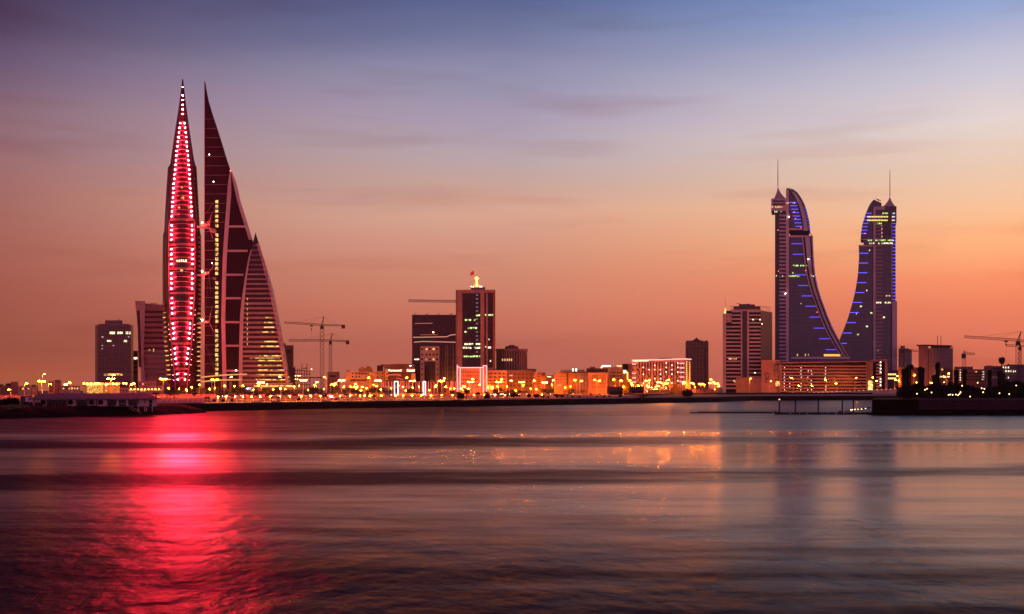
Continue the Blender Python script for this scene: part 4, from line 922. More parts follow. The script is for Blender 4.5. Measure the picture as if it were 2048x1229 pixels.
# ------------------------------------------------------------------ the curved twin towers
def strip_between(mb, A, B, D0, D1, ys):          # ribbon solid between two outlines A(y), B(y)
    for a, b in zip(ys, ys[1:]):
        v = [(PX(interp(A,a),D0),D0,PZ(a,D0)),(PX(interp(B,a),D0),D0,PZ(a,D0)),(PX(interp(B,b),D0),D0,PZ(b,D0)),(PX(interp(A,b),D0),D0,PZ(b,D0))]
        mb.add(v+[(p[0],p[1]+D1,p[2]) for p in v], [(0,3,2,1),(0,4,7,3),(1,2,6,5),(4,5,6,7)])
    return mb
TW = mat('twin_stone', (.50,.36,.40), .6, scale=.06)
TWL = mat('twin_light_stone', (.62,.42,.44), .6, scale=.06)
TG = PGLASS
GREYG = mat('atrium_glass', (.46,.39,.45), .25, .5, pattern=(1,1.1,.7), pc=(2.6,3.5), var=.15)
EDGE = mat('curve_rim', (.02,.008,.016), .5, .2)
def spire(t, px, base_l, base_r, ybase, ytip, ymast, D, yd):
    mb = MB(); xl, xr = PX(base_l,D), PX(base_r,D); cx = PX(px,D); n_ = 10; vs = []
    for i in range(n_+1):
        u = i/n_; k = (1-u)**1.9; z = PZ(ybase+(ytip-ybase)*u,D)
        for (ex,ey) in ((xl,yd),(xr,yd),(xr,yd+16),(xl,yd+16)): vs.append((cx+(ex-cx)*max(k,.02), yd+8+(ey-yd-8)*max(k,.02), z))
    fs = [(j*4+i,j*4+(i+1)%4,(j+1)*4+(i+1)%4,(j+1)*4+i) for j in range(n_) for i in range(4)]+[(3,2,1,0)]
    mb.add(vs, fs); t.add('spire', mb, TW)
    mb = MB(); mb.bar((cx,yd+8,PZ(ytip+3,D)),(cx,yd+8,PZ(ymast,D)),.55,6,.3); t.add('mast', mb, mat('mast_paint', (.16,.05,.06)))
D = 1230
t = Thing('curved_tower', 'left of the twin curved towers, taller, its concave grey band sweeping down to the right', 'skyscraper', (PX(1590,D),D,G)); t.D = D
OUT = [(377,1572),(383,1592),(390,1598),(400,1605),(420,1613),(445,1619),(463,1621),(464,1618),(472,1618),(474,1626),(520,1628),(550,1631),(578,1637),(600,1644),(630,1655),(657,1666.4),(681,1679),(700,1690),(716,1699.5)]
IN = [(474,1604),(520,1608.5),(550,1613),(578,1620),(600,1628),(634,1640),(664,1652.7),(690,1667),(706,1677),(716,1684)]
ys = [474,490,510,530,550,565,580,600,615,630,645,657,670,681,692,704,716]
mb = MB(); strip_between(mb, [(474,1578),(716,1578)], [(a,b-1) for a,b in OUT if a >= 474], D, 34, ys); mb.box(PX(1578,D),PX(1698,D),D+.02,D+34,G,PZ(716,D)); t.add('curved_body', mb, TG)
mb = MB(); mb.box(PX(1550,D),PX(1578,D),D-.6,D+33,G,PZ(421,D)); t.add('core', mb, mat('core_side', (.06,.042,.08), .5))
mb = MB(); mb.pbox(1572,1577.5,381,740,D,2,1.3); t.add('core_pier', mb, TWL)
for k in range(41):
    y = 430+7.63*k
    mb = MB(); mb.pbox(1558.5,1571.8,y,y+3.4,D,2,1.1); t.add('floor_band', mb, TW)
mb = MB(); mb.box(PX(1542.4,D),PX(1573,D),D-1.5,D+30,PZ(422,D),PZ(398,D)); t.add('crown', mb, TW)
for y in (402,408): mb = MB(); mb.pbox(1546,1570,y,y+2.6,D,1,1.8); t.add('window', mb, VOID)
spire(t, 1555.5, 1547, 1573, 398, 366, 315.5, D, D+2)
mb = MB(); UO = [(377,1573.5),(381,1589),(383,1593),(390,1598.5),(400,1604.5),(410,1609.5),(420,1613),(445,1619),(463,1620.5)]
strip_between(mb, [(377,1572.5),(463,1573.5)], UO, D, 24, [377.2,381,385,392,400,410,420,432,445,463]); t.add('upper_sail', mb, TG)
mb = MB(); strip_between(mb, [(a,b-11-2*(a-383)/80) for a,b in UO[2:]], [(a,b-4.5) for a,b in UO[2:]], D-.8, 2, [384,392,400,410,420,432,445,462]); t.add('atrium_band', mb, GREYG)
mb = MB(); strip_between(mb, [(a,b-12.2-2*(a-383)/80) for a,b in UO[2:]], [(a,b-11-2*(a-383)/80) for a,b in UO[2:]], D-1, 2, [384,392,400,410,420,432,445,462]); t.add('band_rim', mb, EDGE)
for (a,b,c,d,m_) in ((1578,1606,457.5,460.5,TWL),(1578,1626,471.5,475,TWL),(1580,1618,461,471,EDGE)): mb = MB(); mb.pbox(a,b,c,d,D,8,.7 if m_ is not EDGE else .1); t.add('transfer_floor', mb, m_)
mb = MB(); strip_between(mb, IN, [(a,b+3.0) for a,b in IN], D-1.4, 3, ys); t.add('inner_rim', mb, TW)
mb = MB(); strip_between(mb, [(a,b+3.0) for a,b in IN], [(a,b+6) for a,b in IN], D-.9, 2, ys); t.add('dark_rim', mb, EDGE)
mb = MB(); strip_between(mb, [(a,b+6) for a,b in IN], [(a,b-5.5) for a,b in OUT if a >= 474], D-.7, 2, ys); t.add('atrium_band', mb, GREYG)
mb = MB(); strip_between(mb, [(a,b-5.5) for a,b in OUT if a >= 474], [(a,b-2.5) for a,b in OUT if a >= 474], D-.9, 2, ys); t.add('dark_rim', mb, EDGE)
mb = MB(); strip_between(mb, [(a,b-2.5) for a,b in OUT if a >= 474], [(a,b+.3) for a,b in OUT if a >= 474], D-1.4, 34, ys); t.add('outer_rim', mb, TW)
for y in (488,509,550.2,571.6,592.4,612.9,634.7,656.7,678,699.8):
    r_ = interp(IN,y)-1; mb = MB(); mb.pbox(r_-21 if y > 480 else r_-18, r_, y-.4, y+.5, D, .6, .9); t.add('blue_light', mb, BLUE)
for k in range(8):
    y = 405.3+6.83*k; a = 1579+12*k/7; mb = MB(); mb.pbox(a, a+14, y-.5, y+.6, D, .5, .9); t.add('blue_light', mb, BLUE)
    y = 417+6*k; r_ = interp(UO,y); mb = MB(); mb.pbox(r_-3, r_+.2, y-.4, y+.5, D, .5, .9); t.add('blue_light', mb, BLUE)
for y in (491,513,530,551,562,574,598,617,633,652): r_ = interp(OUT,y); mb = MB(); mb.pbox(r_-1.3, r_+.5, y-.6, y+.6, D, .5, 1.8); t.add('blue_light', mb, BLUE)
def litrow(t, D, y, segs, m_, h=2.6, off=1.3, w=1.9, p=.9):
    for a,b in segs:
        n_ = max(1,int((b-a)/2.9))
        for k in range(n_):
            if random.random() < p: mb = MB(); mb.pbox(a+(b-a)*k/n_, a+(b-a)*k/n_+w, y, y+h, D, .5, off); t.add('lit_window', mb, m_)
litrow(t, D, 405.5, ((1565,1569),(1573,1582),(1584,1592)), WARM)
litrow(t, D, 413.5, ((1544,1565),), WARM, off=1.9)
litrow(t, D, 423, ((1549,1556),(1561,1563)), GREENW)
litrow(t, D, 530.5, ((1586,1615),), GREENW)
litrow(t, D, 551.5, ((1577,1600),(1552,1556),(1564,1566),(1622,1630)), GREENW)
litrow(t, D, 545, ((1585,1588),(1592,1594)), GREENW)
litrow(t, D, 709, ((1648,1683),), emis('amber_row', (1,.5,.08), 1.6), 4, w=2.4)
litrow(t, D, 708.5, ((1594,1598),(1610,1612),(1616,1620)), WARM, 4)
for (px,y,m_) in ((1556,461,REDS),(1557,543,REDS),(1611,542,REDS),(1602,456.5,REDS),(1588,425,REDS),(1591,438,REDS),(1634,625,REDS),(1571,588,WBULB),(1602,608,GREENW),(1578,435,WBULB),(1617,519,WBULB)):
    mb = MB(); mb.ball((PX(px,D),D-2,PZ(y,D)),.4,6,4); t.add('small_lamp', mb, emis('red_dot',(1,.12,.08),6) if m_ is REDS else m_)
mb = MB(); mb.path([(PX(1574,D),D+4,PZ(377,D)),(PX(1578,D),D+4,PZ(375.5,D)),(PX(1588,D),D+4,PZ(379,D))],.35); t.add('roof_crane', mb, DSTEEL)
mb = MB(); mb.path([(PX(1617,D),D+2,PZ(471,D)),(PX(1620,D),D+2,PZ(465,D)),(PX(1624,D),D+2,PZ(470,D))],.35); t.add('roof_crane', mb, STEEL)
mb = MB(); mb.pbox(1582,1700,714,718.5,D,8,1.8); t.add('terrace_edge', mb, TWL)

D = 1262
t = Thing('curved_tower', 'right of the twin curved towers, shorter, blue ticks down its right edge', 'skyscraper', (PX(1755,D),D,G)); t.D = D
LO = [(492,1717.6),(516,1718),(546,1716),(566,1713.5),(580,1711),(600,1706.6),(640,1695),(680,1679),(716,1660)]
ys = [492,505,516,530,546,560,575,590,605,620,635,650,665,680,698,716]
mb = MB(); strip_between(mb, LO, [(492,1782),(716,1782)], D, 36, ys); mb.box(PX(1668,D),PX(1782,D),D+.02,D+36,G,PZ(716,D)); t.add('curved_body', mb, TG)
UL = [(400,1747),(407,1741),(414,1737),(428,1731.3),(450,1724.5),(467,1722),(480,1721.2)]
mb = MB(); strip_between(mb, UL, [(400,1749),(406,1763),(480,1763)], D, 26, [400,406.5,414,421,428,439,450,467,480]); t.add('upper_sail', mb, TG)
mb = MB(); mb.pbox(1727,1766,480,492.5,D,26,-.2); t.add('transfer_floor', mb, TG)
for (a,b,c,d) in ((1717.2,1745,490.6,493.6),(1721,1745,478.5,480.8)): mb = MB(); mb.pbox(a,b,c,d,D,8,.8); t.add('transfer_floor', mb, TW)
mb = MB(); mb.box(PX(1764.9,D),PX(1791.3,D),D+.4,D+34,G,PZ(413,D)); t.add('core', mb, mat('core_side2', (.065,.048,.09), .4, pattern=(1,1.15,.8), pc=(3,3.5)))
mb = MB(); mb.box(PX(1763,D),PX(1793,D),D-.6,D+32,PZ(443,D),PZ(413,D)); t.add('crown', mb, mat('crown_glass', (.06,.035,.065), .3, pattern=(1,1.3,.6), pc=(3,5)))
mb = MB(); mb.pbox(1747,1770,414,420,D,10,1); t.add('crown_step', mb, TW)
mb = MB(); mb.pbox(1746.5,1751.3,416,738,D,2,1.2); t.add('core_pier', mb, TW)
for k in range(40):
    y = 430+7.65*k; mb = MB(); mb.pbox(1751.5,1764.8,y,y+3.2,D,2,1); t.add('floor_band', mb, mat('twin_band', (.30,.19,.22), .6))
mb = MB(); mb.pbox(1784.5,1794.2,603,741,D,30,1); t.add('side_pier', mb, TWL)
mb = MB(); mb.pbox(1782.6,1783.7,444,603,D,1,.8); t.add('light_line', mb, TWL)
spire(t, 1780, 1766, 1791, 413, 385.5, 336.5, D, D+2)
for y in (507,526.5,546,565.7,585.6,605.3,625.4,645.7,666.4,687): l_ = interp(LO,y)+.8; mb = MB(); mb.pbox(l_ if y < 680 else 1683, l_+18 if y < 680 else 1694, y-.5, y+.7, D, .6, .7); t.add('blue_light', mb, BLUE)
for k in range(7): y = 427+6.75*k; l_ = interp(UL,y)+.5; mb = MB(); mb.pbox(l_, l_+11, y-.5, y+.6, D, .5, .7); t.add('blue_light', mb, BLUE)
for k in range(26):
    y = 427+6.9*k; mb = MB(); mb.pbox(1785,1791.5,y-.5,y+.6,D,.5,1); t.add('blue_light', mb, BLUE)
litrow(t, D, 426, ((1765,1777),(1784,1790)), GREENW); litrow(t, D, 433, ((1735,1777),(1784,1790)), emis('yellow_row', (1,.8,.22), 1.5)); litrow(t, D, 440, ((1732,1776),(1784,1790)), emis('yellow_row', (1,.8,.22), 1.5))
litrow(t, D, 446.5, ((1754,1765),), GREENW); litrow(t, D, 480, ((1736,1745),(1751,1788)), GREENW); litrow(t, D, 486, ((1739,1750),(1757,1786)), WARMW)
litrow(t, D, 500, ((1738,1742),), WARM); litrow(t, D, 604.5, ((1753,1764),(1770,1783)), WARMW); litrow(t, D, 591, ((1769,1781),), WARM)
for (px,y,g_) in ((1732,652,1),(1714,668,1),(1741,625,1),(1720,612,1),(1712.5,627,0),(1733,580,0),(1766,634,1),(1755.5,700,0),(1766,634,0)): mb = MB(); mb.pbox(px,px+2.6*g_+1.2,y,y+2.6,D,.5,.7); t.add('lit_window', mb, GREENW if g_ else WARMW)
for (px,y) in ((1730,467.7),(1768,634)): mb = MB(); mb.ball((PX(px,D),D-1.6,PZ(y,D)),.45,6,4); t.add('small_lamp', mb, emis('red_dot',(1,.12,.08),6))
mb = MB(); mb.bar((PX(1757,D),D+5,PZ(406,D)),(PX(1757,D),D+5,PZ(399,D)),.4); mb.bar((PX(1752,D),D+5,PZ(396.5,D)),(PX(1762,D),D+5,PZ(400.5,D)),.5); t.add('roof_crane', mb, DSTEEL)

# banded podium in front of the twin towers
D = 1080
t = Thing('banded_podium', 'long car park podium with pale horizontal bands in front of the curved towers', 'building', (PX(1650,D),D,G)); t.D = D
PB = mat('podium_band', (.33,.17,.165), scale=.08)
mb = MB(); mb.box(PX(1562,D),PX(1775,D),D+1,D+30,G,PZ(724.5,D)); t.add('wall', mb, VOID)
for k in range(9):
    y = 731+6.35*k; mb = MB(); mb.pprism([(1562,y+3),(1734,y+3.4),(1734,y+.4),(1562,y)], D, 1.5, .3); t.add('floor_band', mb, PB)
mb = MB(); mb.pprism([(1545,727.8),(1736,724.2),(1736,722.8),(1545,725.6)], D, 26, 2.5); t.add('roof_slab', mb, PB)
mb = MB(); mb.pbox(1559,1563,729,785,D,3,1); t.add('pier', mb, PB)
mb = MB(); mb.pbox(1732.5,1734,723,785,D,3,.8); t.add('pier', mb, PB)
mb = MB(); mb.pprism([(1552,786),(1560,786),(1560,729.5),(1545,729.5)], D, 4, .2); t.add('glass_stair', mb, mat('stair_glass', (.20,.125,.10), .4, pattern=(1,1,.5), pc=(9,3)))
mb = MB(); mb.pbox(1735,1746,724,785,D,4,.4); t.add('glass_stair', mb, mat('stair_glass', (.20,.125,.10), .4, pattern=(1,1,.5), pc=(9,3)))
mb = MB(); mb.pbox(1736,1745.5,762,783,D,.5,.9); t.add('lit_lobby', mb, emis('lobby', (1,.75,.22), 1.5, .9))
mb = MB(); mb.pbox(1551.5,1559.5,763,772,D,.5,.9); t.add('lit_lobby', mb, emis('lobby2', (1,.5,.12), 1.6, .9))
mb = MB(); mb.pprism([(1740,720.8),(1770,718.5),(1775,719.5),(1775,722),(1740,722.4)], D, 20, 2); t.add('canopy_slab', mb, PB)
mb = MB(); mb.pbox(1770,1775,721,785,D,3,.6); t.add('pier', mb, PB)
for k in range(9): mb = MB(); mb.pbox(1752,1763,728+6.3*k,731+6.3*k,D,1.5,.3); t.add('floor_band', mb, PB)
for y in (725,731.5,738,745,758,764.5,771): mb = MB(); mb.ball((PX(1761,D),D-1,PZ(y,D)),.5,6,4); t.add('stair_lamp', mb, emis('stair_lamp', (1,.8,.55), 10))
random.seed(11)
for px in (1569,1580,1602,1616,1623,1651):
    for k in range(9):
        if random.random() < (.9 if px in (1569,1602) else .4):
            mb = MB(); mb.ball((PX(px+random.uniform(-.6,.6),D),D+.2,PZ(735.8+6.35*k,D)),.42,6,4); t.add('deck_lamp', mb, emis('deck_lamp', (1,.72,.6), 8 if px != 1569 else 2.5))
t = Thing('logo_wall', 'orange lit blank wall carrying a dark winged emblem beside the banded podium', 'building', (PX(1536,1075),1075,G)); t.D = 1075
mb = MB(); mb.pprism([(1523,788),(1553,788),(1549,760),(1545,731),(1545,721.5),(1523,721.5)], 1075, 10); t.add('wall', mb, mat('logo_wall', (.40,.20,.15), .7, scale=.1))
mb = MB(); mb.pbox(1523,1561,720.5,723.6,1074,9,.5); t.add('coping', mb, PB)
EM = mat('emblem_dark', (.03,.006,.004))
def pp(pts, dep=.4): m_ = MB(); m_.pprism(pts, 1075, dep, .3); return m_
t.add('emblem', pp([(1525.8,748.9),(1542,748.9),(1542,748),(1525.8,748)]), EM)
t.add('emblem', pp([(1530.5,747),(1537,747),(1536.5,746),(1534,745.4),(1531,746)]), EM)
t.add('emblem', pp([(1531,760.8),(1536,761.2),(1533.5,757),(1532,753),(1531.3,749.6),(1530,749.6),(1531,755)]), EM)
t.add('emblem', pp([(1534.8,757),(1536.5,758.6),(1537.4,755),(1537.2,749.8),(1536.3,749.8),(1535.8,753.5)]), EM)
t.add('emblem', pp([(1527.5,763.6),(1531,764.4),(1533,765.8),(1536.5,765),(1536.5,764),(1533.5,764.4),(1531.5,762.6),(1528,762.6)]), EM)
t = block('office_block', 'low violet block with yellow lit rows right of the podium', 'building', 1775, 1800, 741, 1120, 20, mat('violet_wall', (.07,.04,.055)))
for y in (747.5,755.5):
    for k in range(5): win(t, 1776+3.4*k, 1778.6+3.4*k, y, y+3.4, emis('yellow_row', (1,.8,.22), 1.5), 'lit_window')

# ------------------------------------------------------------------ far right
D = 1250
t = Thing('core_tower', 'pale round cored unfinished tower with cylinder shafts right of the curved towers', 'tower', (PX(1811,D),D,G)); t.D = D
for px, r_, tp in ((1803,3.4,697),(1811,3.8,697),(1818,3.4,699)): mb = MB(); mb.lathe((PX(px,D),D+5,0), [(r_,G),(r_,PZ(tp,D))], 12); t.add('shaft', mb, GREYC)
mb = MB(); mb.box(PX(1799,D),PX(1819,D),D,D+11,PZ(703,D),PZ(698,D)); t.add('work_platform', mb, GREYC)
mb = MB(); mb.box(PX(1800.5,D),PX(1810,D),D+2,D+9,PZ(698,D),PZ(692,D)); t.add('top_house', mb, GREYC)
t = block('low_block', 'low violet block beneath the unfinished core tower', 'building', 1796, 1838, 735, 1000, 20, mat('violet_wall2', (.13,.065,.085)))
D = 980
t = Thing('bow_front_block', 'bow fronted violet block with thin flying roof and two roof masts', 'building', (PX(1872,D),D,G)); t.D = D
mb = MB(); mb.box(PX(1837,D),PX(1856,D),D,D+24,G,PZ(690.5,D)); t.add('side_wall', mb, mat('mauve_side', (.17,.095,.105)))
mb = MB(); pts = [(PX(1856,D)+.02,D+24)]+[(PX(1856+50*k/10,D), D+1-5*math.sin(math.pi*k/10)) for k in range(11)]+[(PX(1906,D),D+24)]
mb.plan(pts, G, PZ(697,D)); t.add('bow_wall', mb, mat('bow_glass', (.075,.042,.075), .3, .5, pattern=(1,1.2,.6), pc=(2.6,3.6)))
mb = MB(); mb.pprism([(1837,690.6),(1855,690.4),(1908,692.4),(1908,691),(1880,690.3),(1855,689.6),(1837,689.8)], D-5, 28); t.add('flying_roof', mb, mat('roof_violet', (.09,.05,.06)))
mb = MB(); mb.pbox(1860,1899,692.4,697,D+2,14,0); t.add('attic', mb, mat('mauve_side', (.17,.095,.105)))
for px in (1875,1882): mb = MB(); mb.bar((PX(px,D),D+8,PZ(691,D)),(PX(px,D),D+8,PZ(671,D)),.28,6); t.add('roof_mast', mb, DSTEEL)
for px in (1899.5,1903,1906): mb = MB(); mb.box(PX(px,D)-.25,PX(px,D)+.25,D+1,D+1.6,PZ(697,D),PZ(692.4,D)); t.add('roof_post', mb, DSTEEL)
for px in (1884,1887,1894,1899,1901): mb = MB(); mb.pbox(px,px+2.2,752.5,755,D-5,.5,1); t.add('lit_window', mb, WARMW)
for px in (1887,): mb = MB(); mb.pbox(px,px+4,738,741,D-5,.5,1); t.add('lit_window', mb, WARM)
VW = mat('violet_long', (.12,.065,.085), pattern=(1,1,.6), pc=(30,3.8))
t = block('low_block', 'long violet block with a column of small lights, under the stubby crane', 'building', 1907, 1968, 739, 960, 20, VW)
mb = MB(); mb.pbox(1907,1944,733.6,739,962,14,0); t.add('upper_floor', mb, VW)
for y in (739.5,744.5,749.5,754.5,759.5): win(t, 1919.5, 1921.5, y, y+1.8, WARMW, 'lit_window')
for y in (743.5,748.5,753.5,758.5):
    for px in (1964,1967): win(t, px, px+1, y, y+1.6, WARMW, 'lit_window')
win(t, 1950, 1954, 743, 745, WARM, 'lit_window')
for y in (746.5,752.5,758.5): win(t, 1923, 1962, y, y+2.2, mat('violet_slot', (.04,.018,.035)), 'window_band')
t = block('low_block', 'violet block with a pale arched corner, behind the tall palm of the right grove', 'building', 1968, 2010, 732.6, 930, 20, mat('violet_long2', (.14,.075,.09)))
mb = MB(); mb.pbox(1972,1985,731.6,752,930,1,.5); t.add('corner_frame', mb, mat('mauve_side', (.17,.095,.105)))
for k in range(5): win(t, 1984.5+2.2*k, 1985.8+2.2*k, 753, 757, WHITE, 'slit')
for y in (737,743.5): win(t, 1986, 2000, y, y+2.4, mat('violet_slot', (.04,.018,.035)), 'window_band')
t = block('low_block', 'dark violet block with a row of bright upper windows at the right picture edge', 'building', 2006, 2080, 731, 920, 20, VW)
mb = MB(); mb.pbox(2012,2080,729.5,735,921,12,0); t.add('dark_attic', mb, mat('deep_violet', (.03,.014,.02)))
mb = MB(); mb.pbox(2014.5,2017.5,728,731,921,4,0); t.add('roof_box', mb, mat('deep_violet', (.03,.014,.02)))
for a,b,y in ((2005.5,2008,733.5),(2010.5,2012.5,734),(2016,2018,734),(2011,2013,741.5),(2016,2018.5,741.5),(2021,2023,741.3),(2026.5,2028,742),(2030.5,2032,741.5),(2016,2017.5,754)): win(t, a, b, y, y+3, WARMW, 'lit_window', 1.4)

# ------------------------------------------------------------------ left shore: far low blocks, arcaded hall, pavilion
lowl = [(0,22,772,800,'low hazy block at the far left picture edge', mat('lowl_a',(.16,.08,.05))),
        (22,36,764,840,'small low block behind the far left lamp', mat('lowl_b',(.22,.11,.06))),
        (36,61,772.5,760,'pale low wall like block left of the two column frame', CREAM),
        (97,108,762,820,'yellow lit louvred block between the bright lamps', mat('yellow_block',(.6,.34,.1))),
        (109,122,760.5,800,'brown block with dark lamp post before it', mat('lowl_c',(.26,.14,.09))),
        (122,160,772,780,'long low salmon block left of the lit arcade hall', CREAM),
        (276,312,763,840,'salmon roof block under the banded tower', CREAM),
        (236,300,776,800,'low wall like block right of the lit arcade hall', CREAM),
        (300,326,772,820,'low lit block beside the foot of the red tower', BEIGE)]
for a,b,tp,D,lb,m_ in lowl:
    t = block('low_block', lb, 'building', a, b, tp, D, 14, m_)
    if b-a > 24: grid(t, a+2, b-2, max(3,int((b-a)/6)), .5, tp+3, tp+8, 1, .6, mat('deep_brown',(.05,.02,.018)), .35, WARM)
    if a == 97:
        for k in range(8): win(t, 98, 107, 765+2.6*k, 766.2+2.6*k, mat('deep_brown',(.05,.02,.018)), 'louvre')
D = 700
t = Thing('open_gantry', 'dark two column portal frame over a plain panel near the far left lamps', 'frame', (PX(69,D),D,G))
for px in (61.5,74.5): mb = MB(); mb.box(PX(px,D),PX(px+1.6,D),D,D+1,G,PZ(772.5,D)); t.add('column', mb, DSTEEL)
mb = MB(); mb.box(PX(61.5,D),PX(76.1,D),D-.1,D+1.1,PZ(773.8,D),PZ(772.3,D)); t.add('beam', mb, DSTEEL)
mb = MB(); mb.box(PX(63.5,D),PX(74.4,D),D+.3,D+.8,G,PZ(775.5,D)); t.add('panel', mb, BROWN)
D = 740
t = Thing('arcade_hall', 'low hall with brightly lit lattice front and flared canopy, left of the brown tower foot', 'building', (PX(190,D),D,G)); t.D = D
mb = MB(); mb.box(PX(166,D),PX(240,D),D+2,D+20,G,PZ(769,D)); t.add('wall', mb, CREAM)
mb = MB(); mb.pprism([(172,772),(238,770),(242,766),(163,766)], D-1, 8); t.add('canopy', mb, mat('canopy_white', (.6,.45,.3)))
LG_ = emis('lattice_lit', (1,.50,.10), 1.0, .9)
mb = MB(); mb.pbox(174,206,772,789,D,1,-1); t.add('lit_front', mb, LG_)
for k in range(11):
    a = 174+3.1*k; mb = MB(); mb.bar((PX(a,D),D-.2,G),(PX(a+1.2,D),D-.2,PZ(771,D)),.2,4); t.add('column', mb, mat('canopy_white', (.6,.45,.3)))
for px,y in ((168,767.5),(175,768),(182,768),(190,767.5),(199,768),(226,768),(233,769),(247,767),(252,768),(268,767),(130,769.5),(134,769),(212,770)):
    mb = MB(); mb.ball((PX(px,D),D-2.4,PZ(y,D)),.5,6,4); t.add('flood_lamp', mb, emis('hall_flood', (1,.45,.06), 60))
for k in range(9): mb = MB(); mb.pbox(238+3*k,239.6+3*k,778,783,800,.6,.4); t.add('lit_arch', mb, WARM) if k < 7 else None
D = 640
t = Thing('swagged_rail', 'string of small lamps hung in swags along the low wall right of the arcade hall', 'string lights', (PX(290,D),D,G))
for k in range(9):
    a = 262+7*k; mb = MB(); mb.path([(PX(a+7*u/4,D),D,PZ(779.5+1.2*math.sin(math.pi*u/4),D)) for u in range(5)],.12,4); t.add('swag', mb, emis('swag_lit',(1,.4,.15),1.2))
    mb = MB(); mb.ball((PX(a,D),D,PZ(779,D)),.4,6,4); t.add('bulb', mb, BALLW); mb = MB(); mb.bar((PX(a,D),D,G),(PX(a,D),D,PZ(779,D)),.08,4); t.add('post', mb, DSTEEL)

# pavilion on the headland (turned a little: right end nearer its gable)
D = 388
t = Thing('pavilion', 'long low tent roofed pavilion with pale panels and dark glazed bays on the headland', 'pavilion', (PX(185,D),D,3.4)); t.D = D
RF = mat('membrane_roof', (.17,.11,.15), .6, .4, var=.3, scale=.35); PW = mat('pavilion_panel', (.66,.38,.40), .8, .3, scale=.3)
z0 = 3.3; ze = PZ(797.5,D); zr = PZ(786.5,D)
mb = MB(); mb.box(PX(66,D),PX(314,D),D+.2,D+13,z0,ze); t.add('wall', mb, PW)
def roofpts(px0, px1, pk0, pk1):
    return [(PX(px0,D),D-1.2,ze),(PX(px1,D),D-1.2,ze),(PX(px1,D),D+14.2,ze),(PX(px0,D),D+14.2,ze),(PX(pk0,D),D+6.5,zr-.25),(PX(pk1,D),D+6.5,zr)]
mb = MB(); mb.add(roofpts(62,320,76,296), [(0,1,5,4),(1,2,5),(2,3,4,5),(3,0,4),(0,3,2,1)]); t.add('roof', mb, RF)
mb = MB(); mb.box(PX(62,D),PX(320,D),D-1.3,D-1.15,ze-.25,ze+.12); t.add('eave', mb, mat('eave_trim', (.2,.12,.14)))
for a,b in ((95,133),(154,174),(215,233),(237,252),(258,274)):
    mb = MB(); mb.pbox(a,b,800.5,812.5,D,.5,-.1); gb = t.add('glazed_bay', mb, VOID)
    n_ = 3 if b-a > 30 else 2
    for k in range(n_):
        mb = MB(); w_ = (b-a)/n_; x0,x1 = a+w_*(k+.2), a+w_*(k+.8)
        mb.pbox(x0,x0+.45,803,812.5,D,.2,.02); mb.pbox(x1-.45,x1,803,812.5,D,.2,.02); mb.pbox(x0+.5,x1-.5,803,803.5,D,.2,.02); t.add('door_frame', mb, mat('door_frame', (.3,.18,.18)), parent=gb)
for px in (93,134,151,175,186,192,214,256,275,288): mb = MB(); mb.pbox(px,px+1.6,797.6,813,D,.5,.5); t.add('post', mb, mat('rust_post', (.14,.05,.05)))
for px in (86,141,183,201): mb = MB(); mb.lathe((PX(px,D),D-.25,PZ(805,D)),[(.001,0),(.9,0.01)],12); mb.v = [(v[0], D-.14+(0 if i < 12 else .0), PZ(805,D)+(v[1]-(D-.25))) for i,v in enumerate(mb.v)]; t.add('wall_disc', mb, mat('wall_disc', (.2,.03,.03)))
mb = MB(); mb.box(PX(298,D),PX(304,D),D-.1,D+.3,z0,PZ(800,D)); t.add('door', mb, VOID)
t = Thing('kiosk_wing', 'flat roofed dark hut with pale round logo panel at the left end of the pavilion', 'hut', (PX(52,D),D,3.4)); t.D = D
mb = MB(); mb.box(PX(41,D),PX(65,D),D-1,D+8,z0,PZ(793,D)); t.add('wall', mb, mat('hut_wall', (.06,.025,.03)))
mb = MB(); mb.pbox(48,61.5,794.5,804,D-1,.4,.2); t.add('panel', mb, PW)
mb = MB(); mb.pprism([(56.5+2.6*math.cos(2*math.pi*k/14),798.5+2.6*math.sin(-2*math.pi*k/14)) for k in range(14)][::1], D-1.3, .3); t.add('logo_disc', mb, mat('logo_ring', (.14,.03,.03)))
for a,b in ((42,60),(65,80)): mb = MB(); mb.pbox(a,b,805,813.5,D-2,.8,.2); t.add('counter', mb, VOID)
D = 372
t = Thing('access_stair', 'gangway with pale handrails sloping from the pavilion down the headland bank', 'stairway', (PX(255,D),D,2))
RAILM = mat('handrail', (.45,.38,.42), .4, .5)
for dy in (0,1.8):
    mb = MB(); mb.path([(PX(a,D),D-2+dy,PZ(b,D)) for a,b in ((229,811.8),(236,808),(252,807.8),(258,811),(281,824.5))],.07,5); t.add('handrail', mb, RAILM)
mb = MB(); mb.add([(PX(256,D),D-2.2,PZ(815,D)),(PX(284,D),D-2.2,PZ(829,D)),(PX(284,D),D,PZ(829,D)),(PX(256,D),D,PZ(815,D)),(PX(256,D),D-2.2,PZ(816.5,D)),(PX(284,D),D-2.2,PZ(830.5,D)),(PX(284,D),D,PZ(830.5,D)),(PX(256,D),D,PZ(816.5,D))],[(0,1,2,3),(4,7,6,5),(0,4,5,1),(1,5,6,2),(2,6,7,3),(3,7,4,0)]); t.add('ramp', mb, DSTEEL)
for a,b,lb in ((278.5,291,'left hand of the two pale portal rails on the headland bank'),(294.5,306.5,'right hand of the two pale portal rails on the headland bank')):
    mb = MB(); mb.path([(PX(a,D),D-1,PZ(823.5,D)),(PX(a,D),D-1,PZ(807.8,D)),(PX(b,D),D-1,PZ(807.8,D)),(PX(b,D),D-1,PZ(823.5,D))],.09,5)
    solo('portal_rail', mb, RAILM, (PX((a+b)/2,D),D-1,1), lb, 'railing', 'pale rails on the bank')
mb = MB()
